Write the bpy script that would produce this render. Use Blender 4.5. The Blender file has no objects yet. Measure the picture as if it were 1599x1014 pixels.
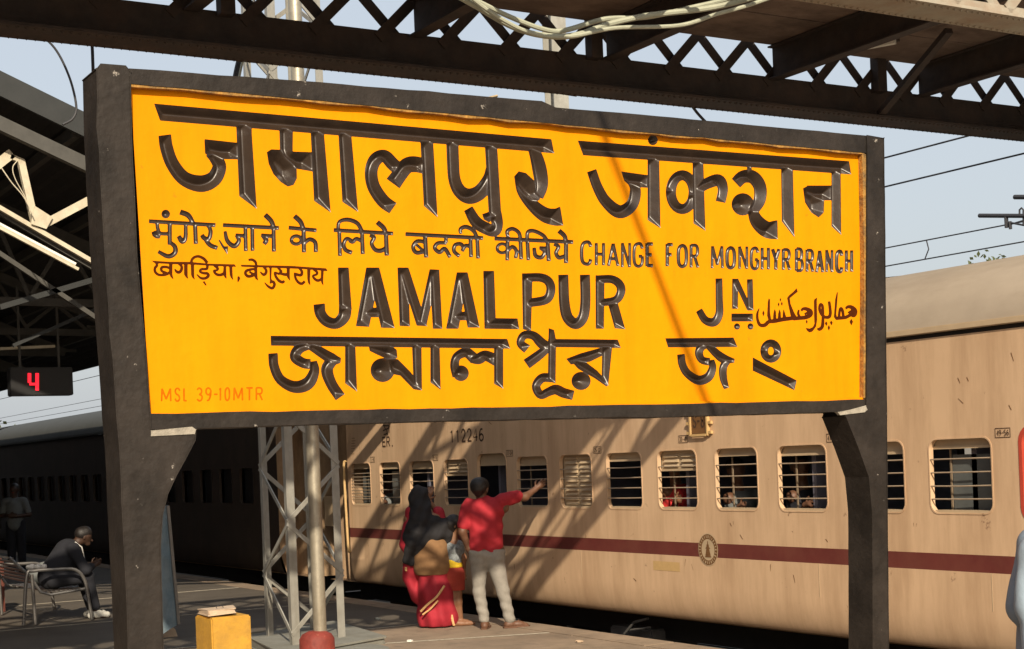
import bpy, bmesh, math, random
import numpy as np
from mathutils import Vector, Matrix, geometry
random.seed(7)
rng = np.random.default_rng(7)
rad = math.radians
SC = bpy.context.scene
COL = SC.collection

# ------------------------------------------------------------------ camera
FOC, PX, PY, CAMH = 2400.0, 799.5, 715.98, 1.78
Rv = np.array([0.50965474, 0.85944136, -0.04015715])
Uv = np.array([0.0204799, 0.0345423, 0.99919338])
Fv = np.array([-0.860135234, 0.510066053, 0.0])
EYE = np.array([0.0, 0.0, CAMH])
cd = bpy.data.cameras.new('camera'); cam = bpy.data.objects.new('camera', cd); COL.objects.link(cam)
M = Matrix.Identity(4)
for i in range(3):
    M[i][0] = Rv[i]; M[i][1] = Uv[i]; M[i][2] = -Fv[i]; M[i][3] = EYE[i]
cam.matrix_world = M
cd.sensor_width = 36.0; cd.lens = FOC / 1599 * 36.0
cd.shift_y = (PY - 507) / 1599.0
cd.clip_start = 0.05; cd.clip_end = 5000
SC.camera = cam

# ------------------------------------------------------------------ light
SUN_EL = rad(31.0); SUN_DIR = Vector((0.787, -0.335, 0.515)).normalized()   # towards the sun
world = bpy.data.worlds.new('World'); SC.world = world; world.use_nodes = True
wn = world.node_tree.nodes; wl = world.node_tree.links
for n in list(wn): wn.remove(n)
sky = wn.new('ShaderNodeTexSky'); sky.sky_type = 'NISHITA'; sky.sun_disc = False
sky.sun_elevation = SUN_EL; sky.sun_rotation = math.atan2(SUN_DIR.x, SUN_DIR.y)
sky.air_density = 1.2; sky.dust_density = 4.5; sky.ozone_density = 1.0; sky.altitude = 50
bg = wn.new('ShaderNodeBackground'); bg.inputs['Strength'].default_value = 0.11
hz = wn.new('ShaderNodeMix'); hz.data_type = 'RGBA'; hz.inputs['Factor'].default_value = 0.64; hz.inputs[7].default_value = (5.2, 5.5, 5.9, 1)   # whitish winter haze
wl.new(sky.outputs[0], hz.inputs[6])
wo = wn.new('ShaderNodeOutputWorld'); wl.new(hz.outputs[2], bg.inputs[0]); wl.new(bg.outputs[0], wo.inputs[0])
sd = bpy.data.lights.new('sun', 'SUN'); sd.energy = 4.6; sd.angle = rad(0.55); sd.color = (1.0, 0.86, 0.66)
so = bpy.data.objects.new('sun', sd); COL.objects.link(so)
so.rotation_euler = (-SUN_DIR).to_track_quat('-Z', 'Y').to_euler()
SC.view_settings.view_transform = 'Standard'; SC.view_settings.look = 'None'
SC.view_settings.exposure = 0.35; SC.view_settings.gamma = 1.0; SC.view_settings.use_curve_mapping = False

# ------------------------------------------------------------------ helpers
def ray(px, py): return Fv + Rv * (px - PX) / FOC - Uv * (py - PY) / FOC
def at(px, py, X=None, Y=None, Z=None, D=None):
    d = ray(px, py)
    t = X / d[0] if X is not None else Y / d[1] if Y is not None else (Z - CAMH) / d[2] if Z is not None else D
    return EYE + t * d

MATS = {}
def mat(name, c, rough=0.7, var=0.15, scale=6.0, bump=0.0, bscale=40.0, spec=0.5, metal=0.0, dirt=None, damt=0.0, dscale=(1, 1, 1), wear=None, wamt=0.0, wscale=25.0, emit=None, coat=0.0):
    m = bpy.data.materials.new(name); m.use_nodes = True; nt = m.node_tree; N = nt.nodes; L = nt.links
    b = N['Principled BSDF']
    b.inputs['Roughness'].default_value = rough; b.inputs['Metallic'].default_value = metal
    b.inputs['Specular IOR Level'].default_value = spec
    if coat: b.inputs['Coat Weight'].default_value = coat; b.inputs['Coat Roughness'].default_value = 0.25
    if emit:
        b.inputs['Emission Color'].default_value = (*emit[0], 1); b.inputs['Emission Strength'].default_value = emit[1]
    tc = N.new('ShaderNodeTexCoord')
    nz = N.new('ShaderNodeTexNoise'); nz.inputs['Scale'].default_value = scale; nz.inputs['Detail'].default_value = 6; nz.inputs['Roughness'].default_value = 0.65
    L.new(tc.outputs['Object'], nz.inputs['Vector'])
    mr = N.new('ShaderNodeMapRange'); mr.inputs['From Min'].default_value = 0.28; mr.inputs['From Max'].default_value = 0.72
    mr.inputs['To Min'].default_value = 1 - var; mr.inputs['To Max'].default_value = 1 + var
    L.new(nz.outputs[0], mr.inputs['Value'])
    mx = N.new('ShaderNodeVectorMath'); mx.operation = 'SCALE'; mx.inputs[0].default_value = c; L.new(mr.outputs[0], mx.inputs['Scale'])
    cur = mx.outputs[0]
    def layer(cur, colr, amt, vec_scale, sc, lo, hi):
        mp = N.new('ShaderNodeMapping'); mp.inputs['Scale'].default_value = vec_scale; L.new(tc.outputs['Object'], mp.inputs[0])
        n2 = N.new('ShaderNodeTexNoise'); n2.inputs['Scale'].default_value = sc; n2.inputs['Detail'].default_value = 8; n2.inputs['Roughness'].default_value = 0.7
        L.new(mp.outputs[0], n2.inputs['Vector'])
        r2 = N.new('ShaderNodeMapRange'); r2.inputs['From Min'].default_value = lo; r2.inputs['From Max'].default_value = hi; r2.inputs['To Max'].default_value = amt
        L.new(n2.outputs[0], r2.inputs['Value'])
        mm = N.new('ShaderNodeMix'); mm.data_type = 'RGBA'; L.new(r2.outputs[0], mm.inputs['Factor']); L.new(cur, mm.inputs[6]); mm.inputs[7].default_value = (*colr, 1)
        return mm.outputs[2]
    if dirt: cur = layer(cur, dirt, damt, dscale, 1.0, 0.42, 0.72)
    if wear: cur = layer(cur, wear, wamt, (1, 1, 1), wscale, 0.66, 0.70)
    L.new(cur, b.inputs['Base Color'])
    if bump:
        n3 = N.new('ShaderNodeTexNoise'); n3.inputs['Scale'].default_value = bscale; n3.inputs['Detail'].default_value = 5
        L.new(tc.outputs['Object'], n3.inputs['Vector'])
        bp = N.new('ShaderNodeBump'); bp.inputs['Strength'].default_value = bump; bp.inputs['Distance'].default_value = 0.01
        L.new(n3.outputs[0], bp.inputs['Height']); L.new(bp.outputs[0], b.inputs['Normal'])
    MATS[name] = m; return m

mat('sign_yellow', (0.74, 0.256, 0.001), 0.62, 0.05, 2.5, 0.25, 14, 0.06, dirt=(0.60, 0.185, 0.001), damt=0.5, dscale=(1, 7, 1.1), wear=(0.35, 0.12, 0.01), wamt=0.35, wscale=13)
mat('sign_black', (0.017, 0.0135, 0.011), 0.6, 0.4, 5, 0.45, 26, 0.22, dirt=(0.045, 0.036, 0.03), damt=0.7, dscale=(3, 3, 3), wear=(0.42, 0.38, 0.33), wamt=0.7, wscale=17)
mat('letter_paint', (0.031, 0.019, 0.012), 0.34, 0.25, 12, 0.22, 14, 0.6)
mat('flat_letter_paint', (0.060, 0.012, 0.001), 0.8, 0.25, 12, spec=0.08)
mat('faint_red_paint', (0.44, 0.105, 0.001), 0.8, 0.25, 40, spec=0.05)
mat('old_yellow_edge', (0.33, 0.17, 0.03), 0.8, 0.5, 30, 0.8, 60, dirt=(0.05, 0.04, 0.03), damt=0.9, dscale=(14, 14, 14))
mat('mortar', (0.30, 0.27, 0.22), 0.9, 0.3, 20, 0.6, 60)
mat('coach_cream', (0.60, 0.415, 0.262), 0.6, 0.06, 1.3, 0.35, 2.2, 0.25, dirt=(0.38, 0.24, 0.14), damt=0.75, dscale=(3.6, 3.6, 0.45), wear=(0.16, 0.085, 0.05), wamt=0.7, wscale=6.5)
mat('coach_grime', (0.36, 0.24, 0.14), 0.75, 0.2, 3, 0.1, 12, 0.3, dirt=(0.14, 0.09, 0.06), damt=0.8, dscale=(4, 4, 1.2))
mat('coach_maroon', (0.125, 0.026, 0.022), 0.55, 0.12, 3, 0.05, 10, 0.4, dirt=(0.22, 0.10, 0.06), damt=0.3, dscale=(2, 2, 2))
mat('coach_brown_shaded', (0.042, 0.028, 0.02), 0.7, 0.25, 3, 0.1, 12, 0.3, dirt=(0.025, 0.018, 0.014), damt=0.6, dscale=(2, 2, .5))  # second coach's paint darkened; the canopy's deep shade is in the colour
mat('roof_shaded', (0.04, 0.043, 0.041), 0.8, 0.15, 2)  # roofs and gutters of the two far coaches, darkened to stand for shade
mat('brick', (0.20, 0.10, 0.06), 0.9, 0.2, 4)  # for the wall of the added sky blocker
mat('coach_blue_shaded', (0.013, 0.016, 0.02), 0.55, 0.15, 3, 0.05, 10, 0.4)  # farthest coach: canopy shade mixed into a near-black blue
mat('coach_roof', (0.36, 0.30, 0.235), 0.75, 0.10, 2, 0.1, 12, 0.3, dirt=(0.24, 0.19, 0.14), damt=0.5, dscale=(0.8, 2, 2))
mat('coach_trim', (0.46, 0.35, 0.225), 0.6, 0.1, 5)
mat('marking_brown', (0.06, 0.03, 0.015), 0.7, 0.2, 30)
mat('ochre_patch', (0.52, 0.345, 0.15), 0.7, 0.12, 10)
mat('bar_metal', (0.34, 0.26, 0.18), 0.5, 0.12, 20)
mat('bar_dark', (0.20, 0.15, 0.10), 0.6, 0.12, 20)
mat('inside_dark', (0.20, 0.16, 0.13), 0.8, 0.2, 4)
mat('seat_blue', (0.10, 0.10, 0.13), 0.6, 0.2, 5)
mat('window_glass', (0.015, 0.016, 0.018), 0.35, 0.1, 5, spec=0.3)
mat('pane_grey', (0.10, 0.11, 0.11), 0.4, 0.2, 5, spec=0.4)
mat('skin_shaded', (0.05, 0.024, 0.014), 0.6, 0.08, 20)  # darker skin copy for figures under the canopy, shade put into the colour
mat('kurta_light', (0.26, 0.33, 0.40), 0.9, 0.12, 6, 0.3, 18)
mat('shoe_white', (0.45, 0.44, 0.40), 0.8, 0.1, 8)
mat('emergency_red', (0.45, 0.06, 0.035), 0.5, 0.12, 6)
mat('plate_brown', (0.16, 0.075, 0.025), 0.6, 0.2, 12)
mat('under_black', (0.018, 0.016, 0.015), 0.8, 0.3, 4)
mat('under_grey', (0.10, 0.095, 0.09), 0.8, 0.3, 6)
mat('steel_wheel', (0.09, 0.06, 0.045), 0.5, 0.2, 10, metal=0.6)
mat('bridge_steel_shaded', (0.050, 0.041, 0.038), 0.75, 0.3, 5, 0.2, 30, 0.3, dirt=(0.10, 0.062, 0.045), damt=0.6, dscale=(3, 3, 3))  # far girder, joists and braces: underside shade put into the colour
mat('bridge_steel_lit', (0.33, 0.30, 0.24), 0.7, 0.15, 5, 0.2, 30, 0.3, dirt=(0.25, 0.14, 0.08), damt=0.6, dscale=(3, 3, 3))  # near girder: the same steel with sunlight put into the colour
mat('deck_brown', (0.21, 0.155, 0.125), 0.9, 0.2, 3, 0.4, 12, 0.2, dirt=(0.07, 0.05, 0.042), damt=0.9, dscale=(2.2, 1.2, 2))
mat('cable_green', (0.40, 0.42, 0.33), 0.5, 0.12, 12)
mat('cable_dark', (0.03, 0.03, 0.035), 0.6, 0.1, 12)
mat('mast_grey', (0.32, 0.315, 0.285), 0.6, 0.14, 8, 0.15, 40, 0.4, dirt=(0.17, 0.15, 0.11), damt=0.5, dscale=(5, 5, 1.5))
mat('galv', (0.40, 0.365, 0.29), 0.42, 0.15, 14, 0.1, 50, 0.5, metal=0.55, dirt=(0.20, 0.15, 0.09), damt=0.55, dscale=(12, 12, 2))
mat('base_red', (0.20, 0.03, 0.02), 0.7, 0.3, 9, 0.9, 18, wear=(0.6, 0.35, 0.22), wamt=0.9, wscale=11)
mat('pad_green', (0.21, 0.21, 0.185), 0.85, 0.15, 6, 0.4, 30, dirt=(0.13, 0.12, 0.09), damt=0.6, dscale=(4, 4, 4))
mat('box_yellow', (0.52, 0.28, 0.03), 0.75, 0.16, 6, 0.4, 40, dirt=(0.30, 0.16, 0.04), damt=0.6, dscale=(5, 5, 5))
mat('cap_stone', (0.50, 0.38, 0.27), 0.9, 0.15, 12, 0.4, 50)
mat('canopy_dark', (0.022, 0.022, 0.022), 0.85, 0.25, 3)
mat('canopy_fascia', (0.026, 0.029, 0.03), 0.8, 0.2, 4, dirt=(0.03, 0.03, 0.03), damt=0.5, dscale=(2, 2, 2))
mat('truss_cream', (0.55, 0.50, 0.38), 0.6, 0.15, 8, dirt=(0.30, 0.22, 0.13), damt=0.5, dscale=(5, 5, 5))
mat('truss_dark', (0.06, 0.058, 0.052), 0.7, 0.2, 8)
mat('tube_white', (0.8, 0.78, 0.7), 0.4, 0.05, 8)
mat('display_black', (0.012, 0.012, 0.013), 0.5, 0.1, 8)
mat('led_red', (0.6, 0.02, 0.04), 0.5, 0.0, 8, emit=((1.0, 0.015, 0.03), 1.3))
mat('led_off', (0.03, 0.006, 0.006), 0.5, 0.0, 8)
mat('bench_steel', (0.20, 0.19, 0.18), 0.4, 0.15, 10, metal=0.7)
mat('asphalt', (0.10, 0.085, 0.068), 0.75, 0.3, 1.2, 0.3, 30, 0.35, dirt=(0.10, 0.085, 0.07), damt=0.7, dscale=(2, 2, 2))
mat('bin_red', (0.12, 0.03, 0.018), 0.6, 0.15, 10)
mat('board_blue', (0.10, 0.15, 0.19), 0.7, 0.25, 8, dirt=(0.25, 0.27, 0.27), damt=0.6, dscale=(6, 6, 2))
mat('bamboo', (0.38, 0.28, 0.15), 0.7, 0.2, 12)
mat('skin', (0.12, 0.055, 0.030), 0.55, 0.08, 20)
mat('skin_light', (0.22, 0.105, 0.055), 0.55, 0.08, 20)
mat('hair', (0.012, 0.009, 0.008), 0.5, 0.3, 60, 0.5, 120)
mat('shirt_red', (0.33, 0.012, 0.022), 0.85, 0.1, 10, 0.25, 25)
mat('jeans_grey', (0.25, 0.232, 0.205), 0.9, 0.16, 14, 0.3, 30)
mat('sandal', (0.12, 0.055, 0.03), 0.8, 0.1, 10)
mat('sari_red', (0.32, 0.012, 0.026), 0.8, 0.15, 8, 0.25, 25)
mat('sari_gold', (0.60, 0.36, 0.16), 0.6, 0.35, 60)
mat('shawl_black', (0.013, 0.012, 0.014), 0.9, 0.3, 10, 0.3, 25)
mat('shawl_tan', (0.21, 0.112, 0.048), 0.9, 0.12, 14, 0.2, 25)
mat('child_top', (0.20, 0.22, 0.23), 0.9, 0.6, 30)
mat('child_yellow', (0.75, 0.50, 0.02), 0.8, 0.1, 20)
mat('child_maroon', (0.30, 0.035, 0.022), 0.9, 0.15, 12)
mat('kurta_blue', (0.17, 0.22, 0.28), 0.9, 0.12, 6, 0.3, 18)
mat('cloth_dark', (0.012, 0.013, 0.019), 0.9, 0.2, 8, 0.2, 20)
mat('cloth_grey', (0.13, 0.14, 0.14), 0.9, 0.2, 8, 0.2, 20)
mat('cloth_white', (0.7, 0.68, 0.64), 0.8, 0.1, 8)
mat('cloth_pink', (0.7, 0.04, 0.04), 0.8, 0.4, 25)
mat('ballast', (0.09, 0.08, 0.07), 0.95, 0.5, 14, 1.0, 20)
mat('rail_steel', (0.12, 0.08, 0.06), 0.5, 0.2, 12, metal=0.5)
mat('platform_wall', (0.12, 0.10, 0.085), 0.9, 0.3, 5, 0.3, 20)
mat('leaf', (0.07, 0.085, 0.03), 0.8, 0.4, 30)
mat('bark', (0.08, 0.06, 0.04), 0.9, 0.3, 20)
mat('earth', (0.16, 0.14, 0.11), 0.95, 0.3, 0.3)

# platform floor: worn concrete with wide slab joints
def platform_material():
    m = bpy.data.materials.new('platform_concrete'); m.use_nodes = True; nt = m.node_tree; N = nt.nodes; L = nt.links
    b = N['Principled BSDF']; b.inputs['Roughness'].default_value = 0.82; b.inputs['Specular IOR Level'].default_value = 0.35
    tc = N.new('ShaderNodeTexCoord')
    def noise(s, d, r=0.6):
        n = N.new('ShaderNodeTexNoise'); n.inputs['Scale'].default_value = s; n.inputs['Detail'].default_value = d; n.inputs['Roughness'].default_value = r
        L.new(tc.outputs['Object'], n.inputs['Vector']); return n
    r1 = N.new('ShaderNodeValToRGB'); r1.color_ramp.elements[0].position = 0.3; r1.color_ramp.elements[0].color = (0.19, 0.145, 0.105, 1)
    r1.color_ramp.elements[1].position = 0.7; r1.color_ramp.elements[1].color = (0.33, 0.25, 0.18, 1)
    L.new(noise(1.2, 8, 0.7).outputs[0], r1.inputs[0])
    r2 = N.new('ShaderNodeMapRange'); r2.inputs['From Min'].default_value = 0.52; r2.inputs['From Max'].default_value = 0.66; r2.inputs['To Max'].default_value = 0.55
    L.new(noise(4.0, 10, 0.75).outputs[0], r2.inputs['Value'])
    mm = N.new('ShaderNodeMix'); mm.data_type = 'RGBA'; L.new(r2.outputs[0], mm.inputs['Factor']); L.new(r1.outputs[0], mm.inputs[6]); mm.inputs[7].default_value = (0.12, 0.095, 0.075, 1)
    L.new(mm.outputs[2], b.inputs['Base Color'])
    bp = N.new('ShaderNodeBump'); bp.inputs['Strength'].default_value = 0.35; bp.inputs['Distance'].default_value = 0.012
    L.new(noise(25, 6).outputs[0], bp.inputs['Height']); L.new(bp.outputs[0], b.inputs['Normal'])
    MATS['platform_concrete'] = m
platform_material()

class MB:
    def __init__(s): s.v = []; s.f = []
    def add(s, vs, fs):
        o = len(s.v); s.v += [tuple(map(float, p)) for p in vs]; s.f += [tuple(i + o for i in f) for f in fs]; return s
    def box(s, a, b):
        x0, y0, z0 = [min(a[i], b[i]) for i in range(3)]; x1, y1, z1 = [max(a[i], b[i]) for i in range(3)]
        return s.add([(x0, y0, z0), (x1, y0, z0), (x1, y1, z0), (x0, y1, z0), (x0, y0, z1), (x1, y0, z1), (x1, y1, z1), (x0, y1, z1)],
                     [(0, 3, 2, 1), (4, 5, 6, 7), (0, 1, 5, 4), (1, 2, 6, 5), (2, 3, 7, 6), (3, 0, 4, 7)])
    def beam(s, a, b, w, h, up=(0, 0, 1)):
        a = Vector(a); b = Vector(b); d = (b - a).normalized(); up = Vector(up)
        if abs(d.dot(up)) > 0.98: up = Vector((0, 1, 0))
        r = d.cross(up).normalized(); u = r.cross(d)
        vs = [p + r * i * w / 2 + u * j * h / 2 for p in (a, b) for i, j in ((-1, -1), (1, -1), (1, 1), (-1, 1))]
        return s.add(vs, [(0, 1, 2, 3), (7, 6, 5, 4), (0, 4, 5, 1), (1, 5, 6, 2), (2, 6, 7, 3), (3, 7, 4, 0)])
    def angle(s, a, b, w, t, u, v):      # L section with legs along u and v
        a = Vector(a); b = Vector(b); u = Vector(u); v = Vector(v)
        prof = [(0, 0), (w, 0), (w, t), (t, t), (t, w), (0, w)]
        vs = [p + u * x + v * y for p in (a, b) for x, y in prof]
        n = 6
        return s.add(vs, [(0, 1, 2, 3), (0, 3, 4, 5), (9, 8, 7, 6), (11, 10, 9, 6)] + [(i, i + n, (i + 1) % n + n, (i + 1) % n) for i in range(n)])
    def tube(s, pts, r, n=10, cap=True):
        pts = [Vector(p) for p in pts]; rs = r if isinstance(r, (list, tuple)) else [r] * len(pts)
        vs = []; prev = None
        for i, p in enumerate(pts):
            d = (pts[min(i + 1, len(pts) - 1)] - pts[max(i - 1, 0)]).normalized()
            if prev is None:
                up = Vector((0, 0, 1)) if abs(d.z) < 0.9 else Vector((1, 0, 0)); u = d.cross(up).normalized()
            else: u = (prev - d * prev.dot(d)).normalized()
            prev = u; w = d.cross(u)
            for k in range(n):
                a = 2 * math.pi * k / n; vs.append(p + (u * math.cos(a) + w * math.sin(a)) * rs[i])
        fs = [(i * n + k, i * n + (k + 1) % n, (i + 1) * n + (k + 1) % n, (i + 1) * n + k) for i in range(len(pts) - 1) for k in range(n)]
        if cap: fs += [tuple(range(n))[::-1], tuple((len(pts) - 1) * n + k for k in range(n))]
        return s.add(vs, fs)
    def prism(s, poly, d):               # planar polygon (3-D pts) extruded by vector d
        n = len(poly); d = Vector(d); tri = geometry.tessellate_polygon([[Vector(p) for p in poly]])
        vs = [Vector(p) for p in poly] + [Vector(p) + d for p in poly]
        fs = [tuple(t) for t in tri] + [tuple(i + n for i in t[::-1]) for t in tri] + [(i, (i + 1) % n, (i + 1) % n + n, i + n) for i in range(n)]
        return s.add(vs, fs)
    def mesh(s, name, m, smooth=False, bevel=0.0, fixn=True):
        me = bpy.data.meshes.new(name); me.from_pydata(s.v, [], s.f)
        if fixn or bevel:
            bm = bmesh.new(); bm.from_mesh(me)
            if bevel:
                bmesh.ops.bevel(bm, geom=[e for e in bm.edges if len(e.link_faces) == 2 and e.calc_face_angle(0) > 0.6], offset=bevel, segments=2, affect='EDGES', clamp_overlap=True)
            bmesh.ops.recalc_face_normals(bm, faces=bm.faces); bm.to_mesh(me); bm.free()
        for mm in (m if isinstance(m, (list, tuple)) else [m]): me.materials.append(MATS[mm])
        if smooth:
            me.polygons.foreach_set('use_smooth', [True] * len(me.polygons))
            try: me.set_sharp_from_angle(angle=rad(38))
            except Exception: pass
        return me
    def obj(s, name, m, parent=None, smooth=False, bevel=0.0, fixn=True):
        return link(name, s.mesh(name, m, smooth, bevel, fixn), parent)
def link(name, me, parent=None):
    o = bpy.data.objects.new(name, me); COL.objects.link(o)
    if parent is not None:
        o.parent = parent; o.matrix_parent_inverse = Matrix.Identity(4)
        if me is not None:                    # keep world coordinates: undo the parents' transforms
            w = Matrix.Identity(4); p = parent
            while p is not None: w = p.matrix_basis @ w; p = p.parent
            o.matrix_basis = w.inverted()
    return o
def tag(o, label=None, cat=None, group=None, kind=None):
    if label: o['label'] = label
    if cat: o['category'] = cat
    if group: o['group'] = group
    if kind: o['kind'] = kind
    return o
def thing(name, loc, label, cat, group=None):
    o = bpy.data.objects.new(name, None); o.empty_display_size = 0.2; COL.objects.link(o); o.location = tuple(map(float, loc))
    return tag(o, label, cat, group)
def copy_tree(o, off, parent=None, label=None):
    c = o.copy(); COL.objects.link(c)
    if parent is None: c.location = Vector(o.location) + Vector(off)
    else: c.parent = parent
    if label: c['label'] = label
    for ch in list(o.children): copy_tree(ch, off, c)
    return c
def spline(pts, n=6):
    P = [np.array(p, float) for p in pts]; out = []
    for i in range(len(P) - 1):
        p0 = P[i - 1] if i > 0 else 2 * P[0] - P[1]; p1 = P[i]; p2 = P[i + 1]; p3 = P[i + 2] if i + 2 < len(P) else 2 * P[-1] - P[-2]
        for k in range(n):
            t = k / n
            out.append(0.5 * ((2 * p1) + (-p0 + p2) * t + (2 * p0 - 5 * p1 + 4 * p2 - p3) * t * t + (-p0 + 3 * p1 - 3 * p2 + p3) * t ** 3))
    out.append(P[-1]); return out
def stroke_poly(pts, n=6, smooth=True):   # (x,y,w) -> outline polygon with square ends
    S = spline(pts, n) if (smooth and len(pts) > 2) else [np.array(p, float) for p in pts]
    l = []; r = []
    for i, p in enumerate(S):
        d = S[min(i + 1, len(S) - 1)][:2] - S[max(i - 1, 0)][:2]; d = d / (np.hypot(*d) + 1e-9); nn = np.array([-d[1], d[0]])
        l.append(p[:2] + nn * p[2] / 2); r.append(p[:2] - nn * p[2] / 2)
    return np.array(l + r[::-1])

# ------------------------------------------------------------------ stroke font for roman letters and digits (unit box, y down)
FONT = {
 'A': [[(0, 1), (.5, 0), (1, 1)], [(.2, .68), (.8, .68)]], 'B': [[(0, 0), (0, 1)], [(0, 0), (.7, .03), (.9, .22), (.7, .46), (0, .48)], [(0, .48), (.8, .52), (1, .75), (.8, .97), (0, 1)]],
 'C': [[(1, .22), (.82, .03), (.5, 0), (.15, .08), (0, .3), (0, .7), (.15, .92), (.5, 1), (.82, .97), (1, .78)]], 'D': [[(0, 0), (0, 1)], [(0, 0), (.6, .02), (1, .3), (1, .7), (.6, .98), (0, 1)]],
 'E': [[(0, 0), (0, 1)], [(0, .03), (1, .03)], [(0, .5), (.8, .5)], [(0, .97), (1, .97)]], 'F': [[(0, 0), (0, 1)], [(0, .03), (1, .03)], [(0, .48), (.8, .48)]],
 'G': [[(1, .22), (.82, .03), (.5, 0), (.15, .08), (0, .3), (0, .7), (.15, .92), (.5, 1), (.85, .95), (1, .8), (1, .56)], [(.55, .56), (1, .56)]],
 'H': [[(0, 0), (0, 1)], [(1, 0), (1, 1)], [(0, .5), (1, .5)]], 'I': [[(.5, 0), (.5, 1)]], 'J': [[(.8, 0), (.8, .75), (.6, .97), (.3, .97), (.05, .75)]],
 'L': [[(0, 0), (0, 1)], [(0, .97), (1, .97)]], 'M': [[(0, 1), (0.05, 0)], [(.05, 0), (.5, .85)], [(.5, .85), (.95, 0)], [(.95, 0), (1, 1)]], 'N': [[(0, 1), (0, 0)], [(0, 0), (1, 1)], [(1, 1), (1, 0)]],
 'O': [[(.5, 0), (.15, .08), (0, .3), (0, .7), (.15, .92), (.5, 1), (.85, .92), (1, .7), (1, .3), (.85, .08), (.5, 0)]], 'P': [[(0, 0), (0, 1)], [(0, .03), (.75, .05), (1, .27), (.75, .5), (0, .52)]],
 'R': [[(0, 0), (0, 1)], [(0, .03), (.75, .05), (.95, .26), (.75, .48), (0, .5)], [(.5, .5), (1, 1)]], 'S': [[(1, .2), (.75, .02), (.3, .02), (.05, .22), (.3, .45), (.75, .55), (.97, .78), (.7, .98), (.3, .98), (0, .8)]],
 'T': [[(.5, 0), (.5, 1)], [(0, .03), (1, .03)]], 'U': [[(0, 0), (0, .7), (.2, .97), (.8, .97), (1, .7), (1, 0)]], 'Y': [[(0, 0), (.5, .5)], [(1, 0), (.5, .5), (.5, 1)]],
 '0': [[(.5, 0), (.1, .2), (.1, .8), (.5, 1), (.9, .8), (.9, .2), (.5, 0)]], '1': [[(.25, .18), (.55, 0), (.55, 1)]], '2': [[(.05, .25), (.3, .02), (.7, .02), (.92, .25), (.8, .5), (.05, .97)], [(.05, .97), (1, .97)]],
 '3': [[(.05, .15), (.4, 0), (.85, .12), (.85, .38), (.45, .5)], [(.45, .5), (.95, .62), (.9, .9), (.45, 1), (.05, .85)]], '4': [[(.75, 1), (.75, 0), (.05, .68), (1, .68)]],
 '5': [[(.9, .03), (.15, .03), (.12, .45), (.6, .4), (.95, .62), (.85, .92), (.4, 1), (.05, .88)]], '6': [[(.85, .08), (.4, .1), (.08, .5), (.1, .85), (.5, 1), (.9, .85), (.92, .6), (.5, .46), (.1, .6)]],
 '7': [[(0, .03), (1, .03), (.4, 1)]], '8': [[(.5, 0), (.12, .12), (.2, .4), (.8, .58), (.92, .85), (.5, 1), (.08, .85), (.2, .58), (.8, .4), (.88, .12), (.5, 0)]],
 '9': [[(.9, .35), (.5, .54), (.1, .4), (.1, .12), (.5, 0), (.9, .15), (.92, .5), (.6, .92), (.2, .98)]], '-': [[(.1, .5), (.9, .5)]], '.': [[(.3, .97), (.6, .97)]],
}
CURVY = set('BCDGJOPRSU023568' + '9')
def wall_text(name, txt, x0, x1, z0, z1, w, m, parent, Y, widths=None, gap=0.35):
    """thin painted characters on the coach side, facing -Y"""
    n = len(txt); cw = (x1 - x0) / (n + (n - 1) * gap); mb = MB(); lay = 0
    for i, ch in enumerate(txt):
        if ch == ' ': continue
        cx = x0 + i * cw * (1 + gap)
        sc = 0.5 if ch in '1I' else 1.0
        for st in FONT[ch]:
            pts = [(cx + p[0] * cw, z1 - p[1] * (z1 - z0), w) for p in st]
            S = spline(pts, 4) if (ch in CURVY and len(pts) > 3) else [np.array(p) for p in pts]
            lay += 1; yy = Y - 0.0004 * (lay % 5); l = []; r = []
            for k, p in enumerate(S):
                d = S[min(k + 1, len(S) - 1)][:2] - S[max(k - 1, 0)][:2]; d = d / (np.hypot(*d) + 1e-9)
                l.append((p[0] - d[1] * w / 2, yy, p[1] + d[0] * w / 2)); r.append((p[0] + d[1] * w / 2, yy, p[1] - d[0] * w / 2))
            k = len(l); mb.add(l + r, [(a, a + 1, a + 1 + k, a + k) for a in range(k - 1)])
    return mb.obj(name, m, parent, fixn=False)

# ================================================================== SETTING
MB().add([(-2500, -2500, -1.05), (2500, -2500, -1.05), (2500, 2500, -1.05), (-2500, 2500, -1.05)], [(0, 1, 2, 3)]).obj('ground', 'earth')
tag(bpy.data.objects['ground'], kind='structure')
MB().box((-90, -14, -1.04), (14, 8.20, 0.0)).obj('platform', 'platform_concrete'); tag(bpy.data.objects['platform'], kind='structure')
pw = MB().box((-90, 8.20, -1.04), (14, 8.44, -0.12)).obj('platform_wall', 'platform_wall'); tag(pw, kind='structure')
x = -32.0; k = 0
cop = None
edge = tag(bpy.data.objects.new('platform_edge', None), kind='structure'); COL.objects.link(edge)
while x < -6:
    L_ = 1.15 + 0.12 * random.random()
    MB().box((x + 0.006, 8.205, -0.11), (x + L_ - 0.006, 8.56 + 0.008 * random.random(), 0.004 + 0.004 * random.random())).obj('coping_stone', 'platform_concrete', edge, bevel=0.008)
    x += L_
MB().box((x, 8.205, -0.11), (14, 8.56, 0.004)).obj('coping_stone', 'platform_concrete', edge)
MB().box((-90, 8.205, -0.11), (-32.0, 8.56, 0.004)).obj('coping_stone', 'platform_concrete', edge)
bal = MB()
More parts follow.
